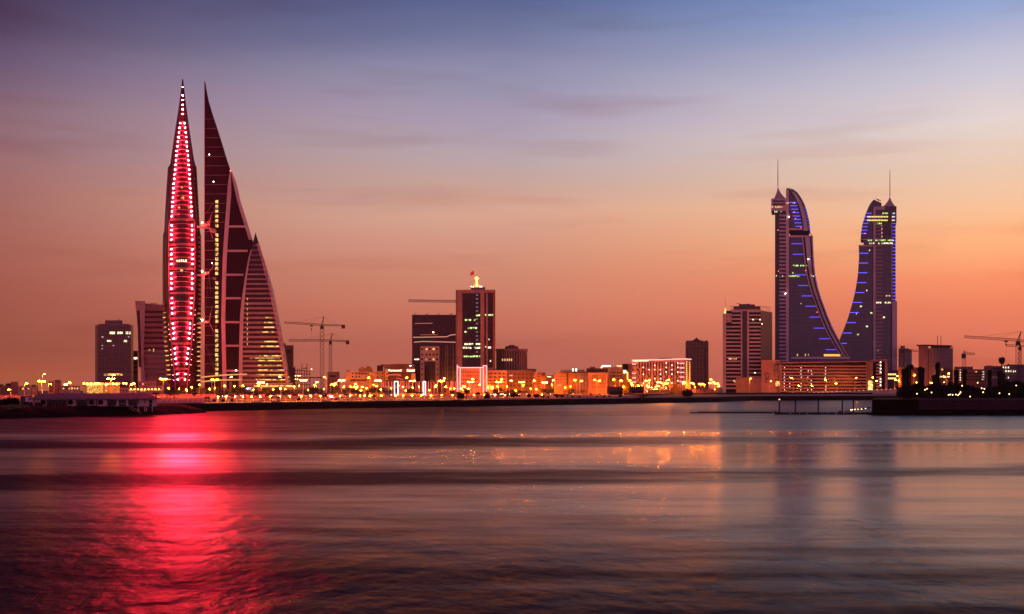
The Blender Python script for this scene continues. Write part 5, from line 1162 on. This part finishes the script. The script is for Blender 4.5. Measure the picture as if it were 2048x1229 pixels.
for i in range(140):
    x_ = random.uniform(PX(-20,356),PX(62,372)); y_ = 362+random.uniform(-3,9); zz = 3.3; mb.ball((x_,y_,random.uniform(2.6,3.6)), random.uniform(.5,1.1), 6, 4, .7)
setp(obj('bank_rubble', mb, mat('brown_rubble', (.12,.06,.045), .9, .2, var=.5, scale=.8)), 'brown rubble along the top of the left bank', 'rubble', kind='stuff')

# ------------------------------------------------------------------ quay tanks, posts, causeway, pontoon
D = 830
mb = MB()
bk = [(a, shore_y(PX(a,D)*.98)+6) for a in range(1246,1742,8)]
setp(obj('raised_bank', MB().plan([(PX(1250,780),shore_y(PX(1250,780))+4),(PX(1350,815),815),(PX(1460,830),834),(PX(1540,850),852),(PX(1745,878),878),(PX(1745,900),900),(PX(1540,880),885),(PX(1250,815),830)], 1.2, 5.7), mat('violet_bank', (.022,.010,.018), .9, .2, var=.4)), 'dark violet raised bank along the right half of the shore', 'bank', kind='structure')
for lb,(a,b),n_,sol in (('left of the two palisade tanks, pale with dark upright posts',(1214,1245),8,False),('right of the two palisade tanks, mostly dark upright posts',(1258,1287),7,True)):
    D = 800
    t = Thing('palisade_tank', lb, 'structure', (PX((a+b)/2,D),D,G), 'palisade tanks on the bank')
    mb = MB(); mb.box(PX(a,D),PX(b,D),D+1,D+9,G,PZ(774.6,D)); t.add('panel', mb, mat('tank_panel', (.34,.17,.16)))
    mb = MB(); mb.box(PX(a+5,D),PX(b,D),D-.5,D+.9,G,PZ(782.5,D)); t.add('dark_base', mb, VOID)
    for k in range(n_):
        w_ = 1.4 if (k < n_*.6 and not sol) else 2.4; px = a+1+(b-a-3)*k/(n_-1); mb = MB(); mb.box(PX(px,D),PX(px+w_,D),D-.2,D+.95,G,PZ(773,D)); t.add('post', mb, VOID)
t = block('dark_shed', 'dark stepped shed with a little mast before the checkered hotel', 'shed', 1341, 1364, 776, 815, 8, mat('shed_dark', (.03,.012,.014)))
mb = MB(); mb.pprism([(1343,776),(1362,776),(1357,772.5),(1352,772),(1351,769),(1347,769),(1346,772.5)], 816, 5); t.add('upper_house', mb, mat('shed_dark', (.03,.012,.014)))
mb = MB(); mb.bar((PX(1349,815),818,PZ(769,815)),(PX(1349,815),818,PZ(765.5,815)),.15); t.add('mast', mb, DSTEEL)
t = block('low_store', 'long low rosy store wall along the bank left of the dark shed', 'building', 1296, 1341, 780, 812, 8, mat('rosy_wall', (.30,.15,.13)))
win(t, 1336, 1338.5, 775.5, 784, VOID, 'pier')
t = block('low_store', 'long low rosy store wall with three posts right of the dark shed', 'building', 1372, 1425, 779.5, 832, 8, mat('rosy_wall2', (.2,.1,.10)))
for px in (1392.5,1401,1409): mb = MB(); mb.pbox(px,px+1,777,785,832,.6,.4); t.add('post', mb, VOID)
# causeway ramp
t = Thing('causeway', 'orange lit causeway ramp rising gently toward the right shore', 'bridge', (PX(1690,880),880,3))
rp = [(1542,788.6),(1600,787.6),(1660,785.3),(1720,782.6),(1770,780.2),(1810,777.6),(1846,776)]
mb = MB(); mb.pprism([(1542,790.5)]+[(a,b+8.3) for a,b in rp[1:]]+[(a,b) for a,b in reversed(rp)], 884, 12); t.add('deck', mb, mat('causeway_concrete', (.55,.38,.28), .75, .3, scale=.15))
mb = MB(); mb.pprism([(a,b+.1) for a,b in rp]+[(a,b-1.1) for a,b in reversed(rp)], 884, .5, .5); t.add('parapet', mb, mat('causeway_parapet', (.7,.5,.36)))
for k in range(34):
    px = 1544+9*k
    if px < 1846: y = interp(rp,px); mb = MB(); mb.ball((PX(px,884),883.2,PZ(y-1.3,884)),.16,5,3); t.add('edge_lamp', mb, emis('edge_lamp', (1,.4,.15), 8))
# pontoon and mooring posts
D = 404
t = Thing('pontoon', 'dark floating pontoon with small pale cleats lying left of the black quay', 'pontoon', (PX(1640,D),D,.2))
mb = MB(); mb.box(PX(1549,D),PX(1745,D),D,D+3.2,-.3,.75); t.add('float', mb, mat('pontoon_black', (.012,.006,.008)))
for px,w_ in ((1579,3),(1598,2),(1613,3),(1643,1),(1656,1.4),(1670,4),(1687,2),(1706,1.2),(1719,1.2)): mb = MB(); mb.pbox(px,px+w_,826.8,828,D,.3,.08); t.add('cleat', mb, WHITE)
mb = MB(); mb.box(PX(1549,D),PX(1552,D),D-.2,D+1.2,.75,1.25); t.add('end_box', mb, DSTEEL)
for i,(px,top,lb) in enumerate(((1563.5,800.5,'red topped mooring pile at the outer end of the pontoon'),(1596,802,'mooring pile second from the outer end of the pontoon'),(1642,800,'middle of the five mooring piles along the pontoon'),(1690.5,800,'mooring pile just before the cluster of small lamps'),(1713,800,'mooring pile nearest to the black quay'))):
    t = Thing('mooring_pile', lb, 'pile', (PX(px,D),D+3.6,0), 'mooring piles of the pontoon')
    mb = MB(); mb.bar((PX(px,D),D+3.7,-1),(PX(px,D),D+3.7,PZ(top,D)),.27,10); t.add('shaft', mb, mat('pile_black', (.012,.006,.008)))
    if i == 0: mb = MB(); mb.ball((PX(px,D),D+3.7,PZ(top-.5,D)),.3,8,5); t.add('beacon', mb, emis('pile_beacon', (1,.25,.15), 4))
D = 425
t = Thing('float_boom', 'thin double floating boom stretching left from the pontoon', 'boom', (PX(1500,D),D,.2))
for dy in (0,14): mb = MB(); mb.bar((PX(1380,D+dy),D+dy,.12),(PX(1552,D+dy-6),D-4+dy,.12),.22,6); t.add('float_line', mb, DSTEEL)
D = 412
t = Thing('gangway', 'gangway with a line of small warm lamps climbing from pontoon to quay', 'gangway', (PX(1715,D),D,.5))
mb = MB(); mb.bar((PX(1690,D),D,1.0),(PX(1742,D),D,2.4),.22,6); t.add('walkway', mb, DSTEEL)
for k,(px,y) in enumerate(((1702,820.3),(1705,819.8),(1710,819.3),(1716,819),(1723,818.6),(1731,817.6))): mb = MB(); mb.ball((PX(px,D),D-.6,PZ(y,D)),.17,6,4); t.add('lamp', mb, emis('gang_lamp', (1,.6,.3), 7)); mb = MB(); mb.bar((PX(px,D),D-.5,PZ(y+2.5,D)),(PX(px,D),D-.5,PZ(y,D)),.06,4); t.add('post', mb, DSTEEL)
mb = MB(); mb.ball((PX(1680,412),412,.7),.55,10,8); solo('mooring_buoy', mb, mat('buoy_dark', (.015,.008,.01)), (PX(1680,412),412,.2), 'round dark buoy floating left of the gangway lamps', 'buoy', smooth=True)

# ------------------------------------------------------------------ street lamps
ORD = ['first','second','third','fourth','fifth','sixth','seventh','eighth','ninth','tenth','eleventh','twelfth','thirteenth','fourteenth','fifteenth','sixteenth','seventeenth','eighteenth','nineteenth','twentieth','twenty-first','twenty-second','twenty-third','twenty-fourth','twenty-fifth','twenty-sixth','twenty-seventh','twenty-eighth']
zones = [(120,'far left'),(330,'around the arcade hall'),(500,'before the sail towers gap'),(640,'before the triangular wing'),(700,'under the two cranes'),(770,'before the cream block'),(860,'before the terraced block'),(912,'before the plum tower'),(975,'before the pink outlined block'),(1070,'below the octagonal tower'),(1180,'before the tan blocks'),(1262,'just left of the hotel'),(1345,'before the hotel left half'),(1400,'at the hotel right end'),(1445,'left of the striped tower'),(1530,'at the striped tower foot'),(1640,'before the podium left half'),(1735,'before the podium right half'),(1780,'at the podium right end'),(3000,'in the right grove')]
zc = {}
def zlabel(desc, px):
    z = next(s_ for lim, s_ in zones if px < lim); k = zc.get((desc,z),0); zc[(desc,z)] = k+1
    return f'{desc} {z}, {ORD[k] if k < len(ORD) else "number "+str(k+1)} from left'
POLE = mat('lamp_pole', (.55,.42,.3), .5, .4)
def lampD(px):
    return interp([(0,560),(330,600),(430,640),(683,700),(940,760),(1170,880),(1400,960),(1600,960),(2100,980)], px)
dbl = [(83.5,763.3),(221.6,758.3),(327,758.8),(429.5,760),(522,766),(606.5,761.3),(683.3,761.3),(756,762),(825.2,762.5),(883,763),(940.6,764.4),(997.2,764.4),(1043.5,765),(1089.7,765.7),(1131,766),(1171.3,766.4),(1210.6,766.7),(1250.4,767),(1402,768.3),(1432.6,768)]
sgl = [(22,780,0),(49,767.4,0),(85,748.8,1),(97.5,768.5,0),(142.6,765.7,0),(223.7,751,1),(211,768.5,0),(259.4,769.3,0),(200,767,0),(270.7,767.7,0),(459.6,754.7,1),(562.5,754,1),(631.4,765,0),(632.6,771.4,0),(652,755,1),(661,769,0),(674.3,768,0),(705.6,774,0),(714.6,768.5,0),(721.6,774.8,0),(716.6,775,0),(740,756,1),(756,773,0),(803.3,774.5,0),(816.2,756.2,1),(885.7,757.6,1),(867.4,774.7,0),(899,777.6,0),(925.8,774,0),(926,778,0),(948,758.6,1),(940.6,778,0),(981,774.5,0),(981,778,0),(1006,759.6,1),(1019,762,1),(1065,762,1),(1110,761,1),(1152.8,761,1),(1159.7,762.8,1),(1192.8,760.3,1),(1195.7,762.4,1),(1230.5,759.8,1),(1239,762,1),(1262.7,761.6,1),(1266,767,0),(1289,762.4,1),(1295,761,1),(1313,765,1),(1319.5,767,0),(1322,764.6,1),(1340.6,760,1),(1338.3,767.5,0),(1334,768,0),(1365.2,765,1),(1370,767.5,0),(1386.3,767,0),(1390,768,0),(1417.4,767,0),(1424.4,760,1),(1430,765,0),(1435,773,0),(1418,780.6,0),(1499,757.8,1),(1586,756.3,1),(1595,772,0),(1539,763,0),(1626.5,772,0),(1652.7,759.3,1),(1674.5,767.3,0),(1709.8,756.7,1),(1748,755.7,1),(1756,762.4,0),(1789,761,0),(1798.2,753,1),(1805,766.7,0),(1827,750.8,1),(1836.7,765.6,0),(1859.5,766,0),(1895,747.7,1),(1892,754.5,0),(1800.5,761.7,0),(1268,771,0),(1273,771.5,0)]
def facD(px):
    return interp([(0,690),(160,690),(200,716),(330,780),(430,835),(560,845),(600,850),(660,850),(770,838),(830,832),(905,880),(911,780),(974,780),(977,812),(1010,812),(1020,850),(1090,838),(1110,826),(1200,816),(1262,838),(1385,838),(1400,1000),(1470,1000),(1500,996),(1560,1056),(1760,1056),(1830,960),(2100,940)], px)
HEADS = {}
def street_lamp(px, y, D, heads, desc, group):
    zt = PZ(y, D); t = Thing('street_lamp', zlabel(desc, px), 'street lamp', (PX(px,D),D,G), group); x_ = PX(px,D)
    mb = MB(); mb.bar((x_,D,G),(x_,D,zt+.15),.19,6,.11); t.add('pole', mb, POLE)
    for sg in heads:
        mb = MB(); mb.bar((x_,D,zt+.1),(x_+sg*1.3,D,zt+.35),.08,5); t.add('arm', mb, POLE)
        key = ('l',sg)
        m_ = MB(); hw = .75 if len(heads) > 1 else .5; m_.box(x_+sg*1.25-hw, x_+sg*1.25+hw, D-.3, D+.3, zt-.12, zt+.25); t.add('lamp_head', m_, SODIUM)
        m_ = MB(); m_.box(x_+sg*1.25-hw-.08, x_+sg*1.25+hw+.08, D-.36, D+.36, zt+.26, zt+.42); t.add('lamp_hood', m_, DSTEEL)
for px,y in sorted(dbl): street_lamp(px, y, lampD(px), (-1,1), 'double headed orange street lamp', 'double headed lamps of the shore road')
for px,y,far in sorted(sgl): 
    street_lamp(px, y, facD(px)+(-12 if far else -26), (1,) if int(px)%2 else (-1,), 'tall single orange street lamp' if far else 'short single orange street lamp', 'single headed lamps behind the shore road')
PTOP = emis('post_top_glow', (1,.17,.0022), 900)
random.seed(5); px = 338.0
while px < 1436:
    y = random.uniform(770.5,782); D = lampD(px)+random.uniform(-45,70); z_ = PZ(y,D)
    t = Thing('post_top_lamp', zlabel('small globe lamp on a low post', px), 'lamp', (PX(px,D),D,G), 'low globe lamps among the trees')
    mb = MB(); mb.bar((PX(px,D),D,G),(PX(px,D),D,z_),.09,5); t.add('post', mb, POLE)
    mb = MB(); mb.ball((PX(px,D),D,z_+.2),random.uniform(.24,.40),8,5); t.add('globe', mb, PTOP); px += random.uniform(9,21)
# unlit lamp post
t = Thing('lamp_post', 'unlit dark lamp post with long arm before the pale brown block, far left', 'street lamp', (PX(117.6,560),560,3.6))
mb = MB(); mb.bar((PX(117.6,560),560,3.6),(PX(117.6,560),560,PZ(761.5,560)),.16,6); t.add('pole', mb, DSTEEL)
mb = MB(); mb.bar((PX(117.6,560),560,PZ(761.5,560)),(PX(109.5,560),560,PZ(762,560)),.2,5); t.add('arm', mb, DSTEEL)
# bollard lights along the top of the promenade slope
bd = [436,452,470,486,503,520,541,560,580,603,622,641,660,680.4,700,720,729,740,763,791,806.6,824,843,862,883,905,925,948,969,990,1010,1036,1060,1084]
for px in bd:
    D = 560
    for _ in range(6): D = shore_y(PX(px,D))+24
    t = Thing('bollard_light', zlabel('small round bollard lamp', px), 'bollard lamp', (PX(px,D),D,G), 'bollard lamps along the promenade')
    mb = MB(); mb.bar((PX(px,D),D,G),(PX(px,D),D,G+1.0),.12,6); t.add('post', mb, POLE)
    mb = MB(); mb.ball((PX(px,D),D,G+1.15),.24,8,5); t.add('globe', mb, emis('bollard_glow', (1,.20,.0035), 900))
# low kerb lights in dashes
for px in [412,418,426,433,441,448,455,470,477,484,492,499,527,532,539,566,571,577,585,592,598,604,609,616,622,628,634,640,664,669,675,683,689,696,704,708,712,717,720,724,728,733,746,770,792,802,823,831,838,845,853,860,867,880,884,888,894,901,925,931,937,944,951]:
    D = 500
    for _ in range(6): D = shore_y(PX(px,D))+9.4
    mb = MB(); mb.box(PX(px,D)-.5,PX(px,D)+.5,D-.1,D+.1,3.42,3.62)
    solo('kerb_light', mb, emis('kerb_glow', (1,.30,.03), 34), (PX(px,D),D,3.4), zlabel('low kerb light strip', px), 'kerb light', 'kerb lights on top of the rocks')
# red and white lit poles before the plum tower
for k,px in enumerate([762.5,766,771,777,783.5,800,804,807.5,813,818,832,836,839,844,853,857,862,868,875,893,896,903,906,911,917]):
    D = 745
    mb = MB(); mb.bar((PX(px,D),D,G),(PX(px,D),D,PZ(763.5,D)),.22,6)
    solo('lit_pole', mb, REDT if k%3 else emis('rose_tube', (1,.32,.25), .8), (PX(px,D),D,G), zlabel('slim red glowing pole', px), 'lit pole', 'glowing poles of the waterfront screen')
for (a,b,y1,lb) in ((789,796,792.5,'white glowing rectangular frame before the terraced block'),(846.5,850.5,792.5,'white glowing rectangular frame before the plum dark tower'),(901.5,905,781,'slim pink glowing frame left of the outlined block'),(801,808,778,'red glowing frame right of the white glowing one')):
    D = 735
    mb = MB(); mb.path([(PX(a,D),D,PZ(y1,D)),(PX(a,D),D,PZ(763.5,D)),(PX(b,D),D,PZ(763.5,D)),(PX(b,D),D,PZ(y1,D)),(PX(a,D),D,PZ(y1,D))],.22,5)
    solo('light_sculpture', mb, WHTT if 'white glowing rect' in lb else REDT, (PX(a,D),D,PZ(y1,D)), lb, 'lit frame')
mb = MB(); mb.box(PX(788,740),PX(915,740),740,741,G,G+1.2); solo('screen_wall', mb, SALMON, (PX(850,740),740,G), 'low orange wall running under the glowing poles', 'wall')
# cars
CARP = [mat('car_white', (.7,.66,.62), .3, .5), mat('car_grey', (.3,.28,.27), .3, .5), mat('car_dark', (.05,.04,.04), .3, .5)]
def car(px, D, k):
    x_ = PX(px,D); t = Thing('parked_car', zlabel(['white parked car','grey parked car','dark parked car'][k], px), 'car', (x_,D,G), 'cars parked behind the promenade')
    mb = MB(); mb.prism([(x_-2.2,G+.35),(x_+2.2,G+.35),(x_+2.2,G+.85),(x_+1.4,G+.95),(x_-1.6,G+1.0),(x_-2.2,G+.85)], D-.9, 1.8+D-.9-D+.0 if False else D+.9); t.add('body', mb, CARP[k])
    mb = MB(); mb.prism([(x_-1.5,G+.96),(x_+1.2,G+.94),(x_+.6,G+1.45),(x_-1.1,G+1.48)], D-.8, D+.8); t.add('cabin', mb, VOID)
    for sx in (-1.35,1.35): mb = MB(); mb.bar((x_+sx,D-.95,G+.33),(x_+sx,D-.7,G+.33),.33,10); t.add('wheel', mb, DSTEEL)
    for sx in (-1,1): mb = MB(); mb.ball((x_+2.2*sx,D-.6,G+.7),.13,6,4); t.add('headlight' if sx > 0 else 'tail_light', mb, WBULB if sx > 0 else REDS)
for i,px in enumerate([437,446,463,474,512,536,548,569,590,612,648,694,737,775,975,980,985,990,995,1000,1012,1047,1095,1140]): car(px, lampD(px)-45, 0 if 970 < px < 1003 else i%3)
# bright advertising board and small dark board
t = Thing('notice_board', 'dark rectangular board with pale corner below the cranes', 'sign', (PX(648,610),610,G))
mb = MB(); mb.pbox(645.5,653.5,787,794,610,.3,0); t.add('panel', mb, VOID); mb = MB(); mb.pbox(646,650,788,790.5,610,.1,.08); t.add('patch', mb, BEIGE)
for px in (646.5,652.5): mb = MB(); mb.bar((PX(px,610),610.2,G),(PX(px,610),610.2,PZ(794,610)),.12,5); t.add('post', mb, DSTEEL)

# ------------------------------------------------------------------ trees
def frond_crown(n, L_, droop, up, w, rnd, seed):
    rs = random.Random(seed); mb = MB()
    for i in range(n):
        a = 2*math.pi*i/n*2.39996*n/ (2*math.pi) if False else i*2.39996; el = up*(1-i/n*1.25)+rs.uniform(-.12,.12); l = L_*rs.uniform(.8,1.1)
        pts = []; d = Vector((math.cos(a),math.sin(a),0)); p = Vector((0,0,0)); ang = el
        for k in range(7): pts.append(p.copy()); p = p+(d*math.cos(ang)+Vector((0,0,1))*math.sin(ang))*l/6; ang -= droop/6*(1+k*.35)
        s_ = d.cross(Vector((0,0,1)))
        for k in range(6):
            a0, a1 = pts[k], pts[k+1]; wk = w*math.sin(math.pi*(k+.9)/7.2)
            mb.bar(a0, a1, .035*(1-k/8), 3)
            for sg in (-1,1):
                for q in (0,.5):
                    b0 = a0+(a1-a0)*q; b1 = a0+(a1-a0)*(q+.32); tip = b0+(a1-a0)*.7+s_*sg*wk*rs.uniform(.8,1.15)+Vector((0,0,-.35*wk))
                    o = [b0,b1,tip]; mb.add(o, [(0,1,2)])
    return mb
def palm(name, label, loc, H_, n, L_, droop, up, w, mt, mk, seed, tr=.24, group=None):
    t = Thing(name, label, 'palm tree', (0,0,0), group); t.turn = False
    mb = MB(); k = 9; pts = [(.25*math.sin(i/k*1.6)*H_*.06, 0, H_*i/k) for i in range(k+1)]
    for i in range(k): mb.bar(pts[i], pts[i+1], tr*(1.25-.5*i/k)+.03*(i%2), 8, tr*(1.25-.5*(i+1)/k))
    t.add('trunk', mb, mk)
    cr = frond_crown(n, L_, droop, up, w, .2, seed); o = (pts[-1][0], 0, pts[-1][2]-.1); cr.v = [(v[0]+o[0], v[1], v[2]+o[2]) for v in cr.v]
    bl = MB(); bl.ball((o[0],0,o[2]-.15), tr*1.7, 8, 6, 1.3); cr.add(bl.v, bl.f); t.add('crown', cr, mt)
    return t
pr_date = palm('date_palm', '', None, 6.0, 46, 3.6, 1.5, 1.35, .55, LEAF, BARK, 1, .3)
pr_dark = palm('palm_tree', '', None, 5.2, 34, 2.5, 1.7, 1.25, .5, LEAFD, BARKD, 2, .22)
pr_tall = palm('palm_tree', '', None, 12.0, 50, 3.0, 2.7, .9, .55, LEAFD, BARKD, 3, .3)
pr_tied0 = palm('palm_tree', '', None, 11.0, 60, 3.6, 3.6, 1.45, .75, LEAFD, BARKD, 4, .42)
def skirt(pr, H_, seed):
    rs = random.Random(seed); mb = MB()
    for i in range(900):
        z = rs.uniform(.30,1.0)*H_; a = rs.uniform(0,6.28); r_ = (.35+.95*rs.random()**.6)*(.7+.45*math.sin(z*1.9+a)*.4+ .3*z/H_); p = Vector((r_*math.cos(a)+.1, r_*math.sin(a), z)); l = rs.uniform(.7,1.6)
        w_ = Vector((-math.sin(a),math.cos(a),0))*rs.uniform(.1,.22); q = p+Vector((math.cos(a)*.25,math.sin(a)*.25,-l)); mb.add([p-w_,p+w_,q],[(0,1,2)])
    pr.add('dead_frond_skirt', mb, LEAFD); return pr
pr_tied = skirt(pr_tied0, 11.0, 9)
def leafy(name, seed, w, h, mt, mk, th=1.2, nl=2600, ls=.34):
    rs = random.Random(seed); t = Thing(name, '', 'tree', (0,0,0)); t.turn = False
    mb = MB(); mb.bar((0,0,0),(0,0,th+h*.15),.16*w/3,8,.1*w/3)
    clumps = []
    for i in range(11):
        a = rs.uniform(0,6.28); r_ = rs.uniform(.15,.75)*w/2; z_ = th+h*rs.uniform(.25,.8); c = (math.cos(a)*r_, math.sin(a)*r_, z_); clumps.append((c, rs.uniform(.18,.32)*w)); mb.bar((0,0,th*.9), (c[0]*.8,c[1]*.8,c[2]-.2), .07*w/3, 5, .03)
    t.add('trunk', mb, mk); cr = MB()
    for i in range(nl):
        c, r_ = rs.choice(clumps); v = Vector((rs.gauss(0,1),rs.gauss(0,1),rs.gauss(0,.75))); v = v.normalized()*r_*rs.uniform(.55,1.08)
        p = Vector(c)+v; 
        if p.z < th*.75: continue
        a = Vector((rs.gauss(0,1),rs.gauss(0,1),rs.gauss(0,1))).normalized()*ls; b = a.orthogonal().normalized()*ls*.6
        cr.add([p-a, p+b, p+a, p-b], [(0,1,2,3)])
    t.add('crown', cr, mt); return t
pr_round = leafy('round_tree', 5, 5.2, 3.6, LEAFD, BARKD, 1.6, 1500, .3)
pr_lit = leafy('shade_tree', 6, 7, 5, LEAF, BARK, 1.6, 1800, .36)
pr_bush = leafy('shrub', 7, 4.2, 2.8, LEAFD, BARKD, .2, 1200, .3)
pr_big = leafy('grove_tree', 8, 10, 7.5, LEAFD, BARKD, 1.6, 2600, .5)
random.seed(21)
def place(pr, desc, px, D, z, sc, group, cat=None):
    r = dup(pr.o, (PX(px,D),D,z), random.uniform(0,6.28), sc, zlabel(desc,px), group); return r
def onshore(px, d):
    D = 560
    for _ in range(8): D = shore_y(PX(px,D))+d
    return D
# silhouettes on the promenade edge: (px, top y, kind)
sil = [(412,796,'d'),(417,794,'d'),(428,800,'b'),(446,800,'b'),(464,800,'b'),(543,793,'d'),(556,792,'d'),(559,795,'d'),(597,797,'b'),(672,798,'b'),(748,790,'d'),(881,790,'d'),(919,783,'d'),(923,787,'b'),(933,781,'d'),(954,784,'d'),(958,783,'d'),(975,789,'b'),(996,784,'d'),(1014,789,'d'),(1027,787,'r'),(1034,788,'r'),(1058,789,'r'),(1071,790,'r'),(1075,789,'r'),(1086,792,'r'),(1096,796,'b'),(1113,789,'r'),(1124,789,'r'),(1135,787,'d'),(1145,796,'b'),(1159,796,'b'),(1182,786,'d'),(1199,787,'d'),(1194,794,'b'),(1207,792,'b'),(1219,792,'b'),(1241,790,'b'),(1375,780,'b'),(1377,782,'b')]
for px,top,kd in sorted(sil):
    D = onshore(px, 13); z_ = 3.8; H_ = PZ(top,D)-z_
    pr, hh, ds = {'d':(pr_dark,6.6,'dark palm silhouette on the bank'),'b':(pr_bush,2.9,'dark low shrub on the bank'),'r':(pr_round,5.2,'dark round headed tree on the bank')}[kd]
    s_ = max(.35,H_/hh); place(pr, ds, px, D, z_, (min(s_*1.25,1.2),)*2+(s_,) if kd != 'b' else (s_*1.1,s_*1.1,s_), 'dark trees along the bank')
# lit palms and trees behind the promenade
lit = [(334,782),(348,785),(441,784),(452,783),(466,788),(490,782),(500,785),(548,785),(580,786),(584,783),(640,785),(664,781.5),(697,774.5),(715,781),(718,785),(735,780),(770,781),(779,781),(829,782),(834,784),(842,785),(879,783),(890,778),(915,784),(972,785),(1008,783),(1016,781),(1098,784),(1130,781),(1165,780),(1262,776),(312,784),(283,786),(1432,776)]
for i,(px,top) in enumerate(lit):
    D = lampD(px)-30-(i%4)*14; H_ = PZ(top,D)-G; s_ = max(.35,H_/8.0)
    place(pr_date, 'orange lit date palm', px, D, G, (max(s_,.75),max(s_,.75),s_), 'date palms lit by the street lamps')
for i,px in enumerate([340,356,372,388,402,419,436,455,477,483,495,507,517,534,556,574,595,612,627,672,690,708,722,746,762,786,800,818,850,862,906,935,963,990,1002,1024,1040,1052,1074,1088,1106,1120,1142,1156,1172,1186,1200,1216,1232]):
    D = lampD(px)+(40,85,120)[i%3]-60; s_ = random.uniform(.45,.85); place(pr_lit, 'orange lit leafy tree', px, D, G, s_, 'leafy trees among the street lamps')
mb = MB(); mb.ball((PX(665,590),586,G+.6),.3,8,5); solo('uplight', mb, emis('uplight_white', (1,.95,.75), 500), (PX(665,590),586,G), 'white uplight at the foot of the whitened palm under the cranes', 'uplight')
# left edge planting
for px,top,kd in ((8,800,'b'),(16,797,'b'),(24,795,'d'),(30,797,'b'),(3,801,'b')): D = 392; z_=3.3; H_ = PZ(top,D)-z_; pr,hh = (pr_dark,6.6) if kd == 'd' else (pr_bush,2.9); place(pr, 'dark shrub on the headland' if kd=='b' else 'small dark palm on the headland', px, D, z_, H_/hh, 'planting on the headland')
for px,top in ((3,767),(16,765.5),(19,765),(27,766),(31,765),(55,769),(67,768)): D = 900; place(pr_dark, 'hazy palm behind the far left lamps', px, D, G, (PZ(top,D)-G)/6.6, 'hazy palms far left')
for k in range(6):
    px = 5.5+5.2*k; mb = MB(); mb.ball((PX(px,430),430,PZ(802.6,430)),.22 if k in (1,4) else .35,8,5); solo('garden_lamp', mb, emis('garden_glow', (1,.6,.25), 30), (PX(px,430),430,3.6), zlabel('small globe lamp among the headland shrubs', px), 'garden lamp', 'garden lamps on the headland')
# right quay grove: tall thin tied palms and bushes
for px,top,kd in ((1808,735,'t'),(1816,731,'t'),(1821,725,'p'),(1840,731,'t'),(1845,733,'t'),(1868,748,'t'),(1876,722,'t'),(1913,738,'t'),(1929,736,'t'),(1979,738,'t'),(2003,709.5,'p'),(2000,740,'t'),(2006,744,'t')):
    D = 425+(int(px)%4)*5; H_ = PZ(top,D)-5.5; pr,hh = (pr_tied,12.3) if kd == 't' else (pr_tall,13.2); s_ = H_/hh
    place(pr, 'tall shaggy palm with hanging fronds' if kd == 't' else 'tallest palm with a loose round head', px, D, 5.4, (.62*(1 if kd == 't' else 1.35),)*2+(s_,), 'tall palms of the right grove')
gx = list(range(1806,1844,7))+list(range(1864,2060,9))
for i,px in enumerate(gx):
    D = 418+(i%4)*9; top = random.uniform(761,780) if px > 1870 else random.uniform(766,778); s_ = (PZ(top,D)-5.4)/9.3; place(pr_big, 'dark bushy tree of the grove', px, D, 5.4, (s_*1.0,s_*1.0,s_), 'bushy trees of the right grove')
for i,px in enumerate(range(1850,2056,10)): D = 409; place(pr_bush, 'dark clipped shrub on the quay', px, D, 5.4, random.uniform(.8,1.3), 'shrubs on the quay')
for o in [pr_date, pr_dark, pr_tall, pr_tied, pr_round, pr_lit, pr_bush, pr_big]:
    for c in list(o.o.children): bpy.data.objects.remove(c)
    bpy.data.objects.remove(o.o)
# lit garden kiosk and small lamps among the grove
D = 470
t = Thing('garden_kiosk', 'golden lit garden kiosk glimpsed between the bushes of the right grove', 'kiosk', (PX(1950,D),D,5.4)); 
mb = MB(); mb.lathe((PX(1950,D),D,PZ(783,D)),[(4.2,-.4),(2.6,1.0),(.2,2.2)],10); t.add('roof', mb, CREAM)
for px in (1937,1943,1950,1957,1963): mb = MB(); mb.pbox(px,px+3.4,784.5,793,D-20,.3,0); t.add('lit_panel', mb, emis('kiosk_lit', (1,.5,.12), 1.8, .9))
for k,(px,y) in enumerate(((1895,790),(1898,789.5),(1903,790),(1909.5,789.5),(1914,791),(1917,788),(1919,785),(1938,793.5),(1964,785),(1966.5,778),(1961,777),(1996.5,787),(2016,788.5),(1886,765),(1832,788),(1861,785.5),(1852,778),(1848,780),(1953,766),(2030,771.5),(1922,772))):
    mb = MB(); mb.ball((PX(px,407),406,PZ(y,407)),.17,6,4); t = Thing('garden_lamp', zlabel('tiny warm lamp', px), 'garden lamp', (PX(px,407),406,5.5), 'garden lamps of the grove'); t.add('globe', mb, emis('garden_glow2', (1,.6,.25), 10))
    mb = MB(); mb.bar((PX(px,407),406,5.5),(PX(px,407),406,PZ(y,407)-.1),.03,4); t.add('post', mb, DSTEEL)

# ------------------------------------------------------------------ haze
hz = MB(); hz.box(-2600, 2600, -60, 2900, -1.6, 420)
hm = bpy.data.materials.new('haze_air'); hm.use_nodes = True; N = hm.node_tree.nodes; N.clear()
ho = N.new('ShaderNodeOutputMaterial'); hv = N.new('ShaderNodeVolumePrincipled'); hm.node_tree.links.new(hv.outputs[0], ho.inputs['Volume'])
hv.inputs['Color'].default_value = (.93,.90,.92,1); hv.inputs['Density'].default_value = .000025; hv.inputs['Anisotropy'].default_value = .3
setp(obj('haze', hz, hm), 'thin dusk haze over the bay', 'haze', kind='stuff')
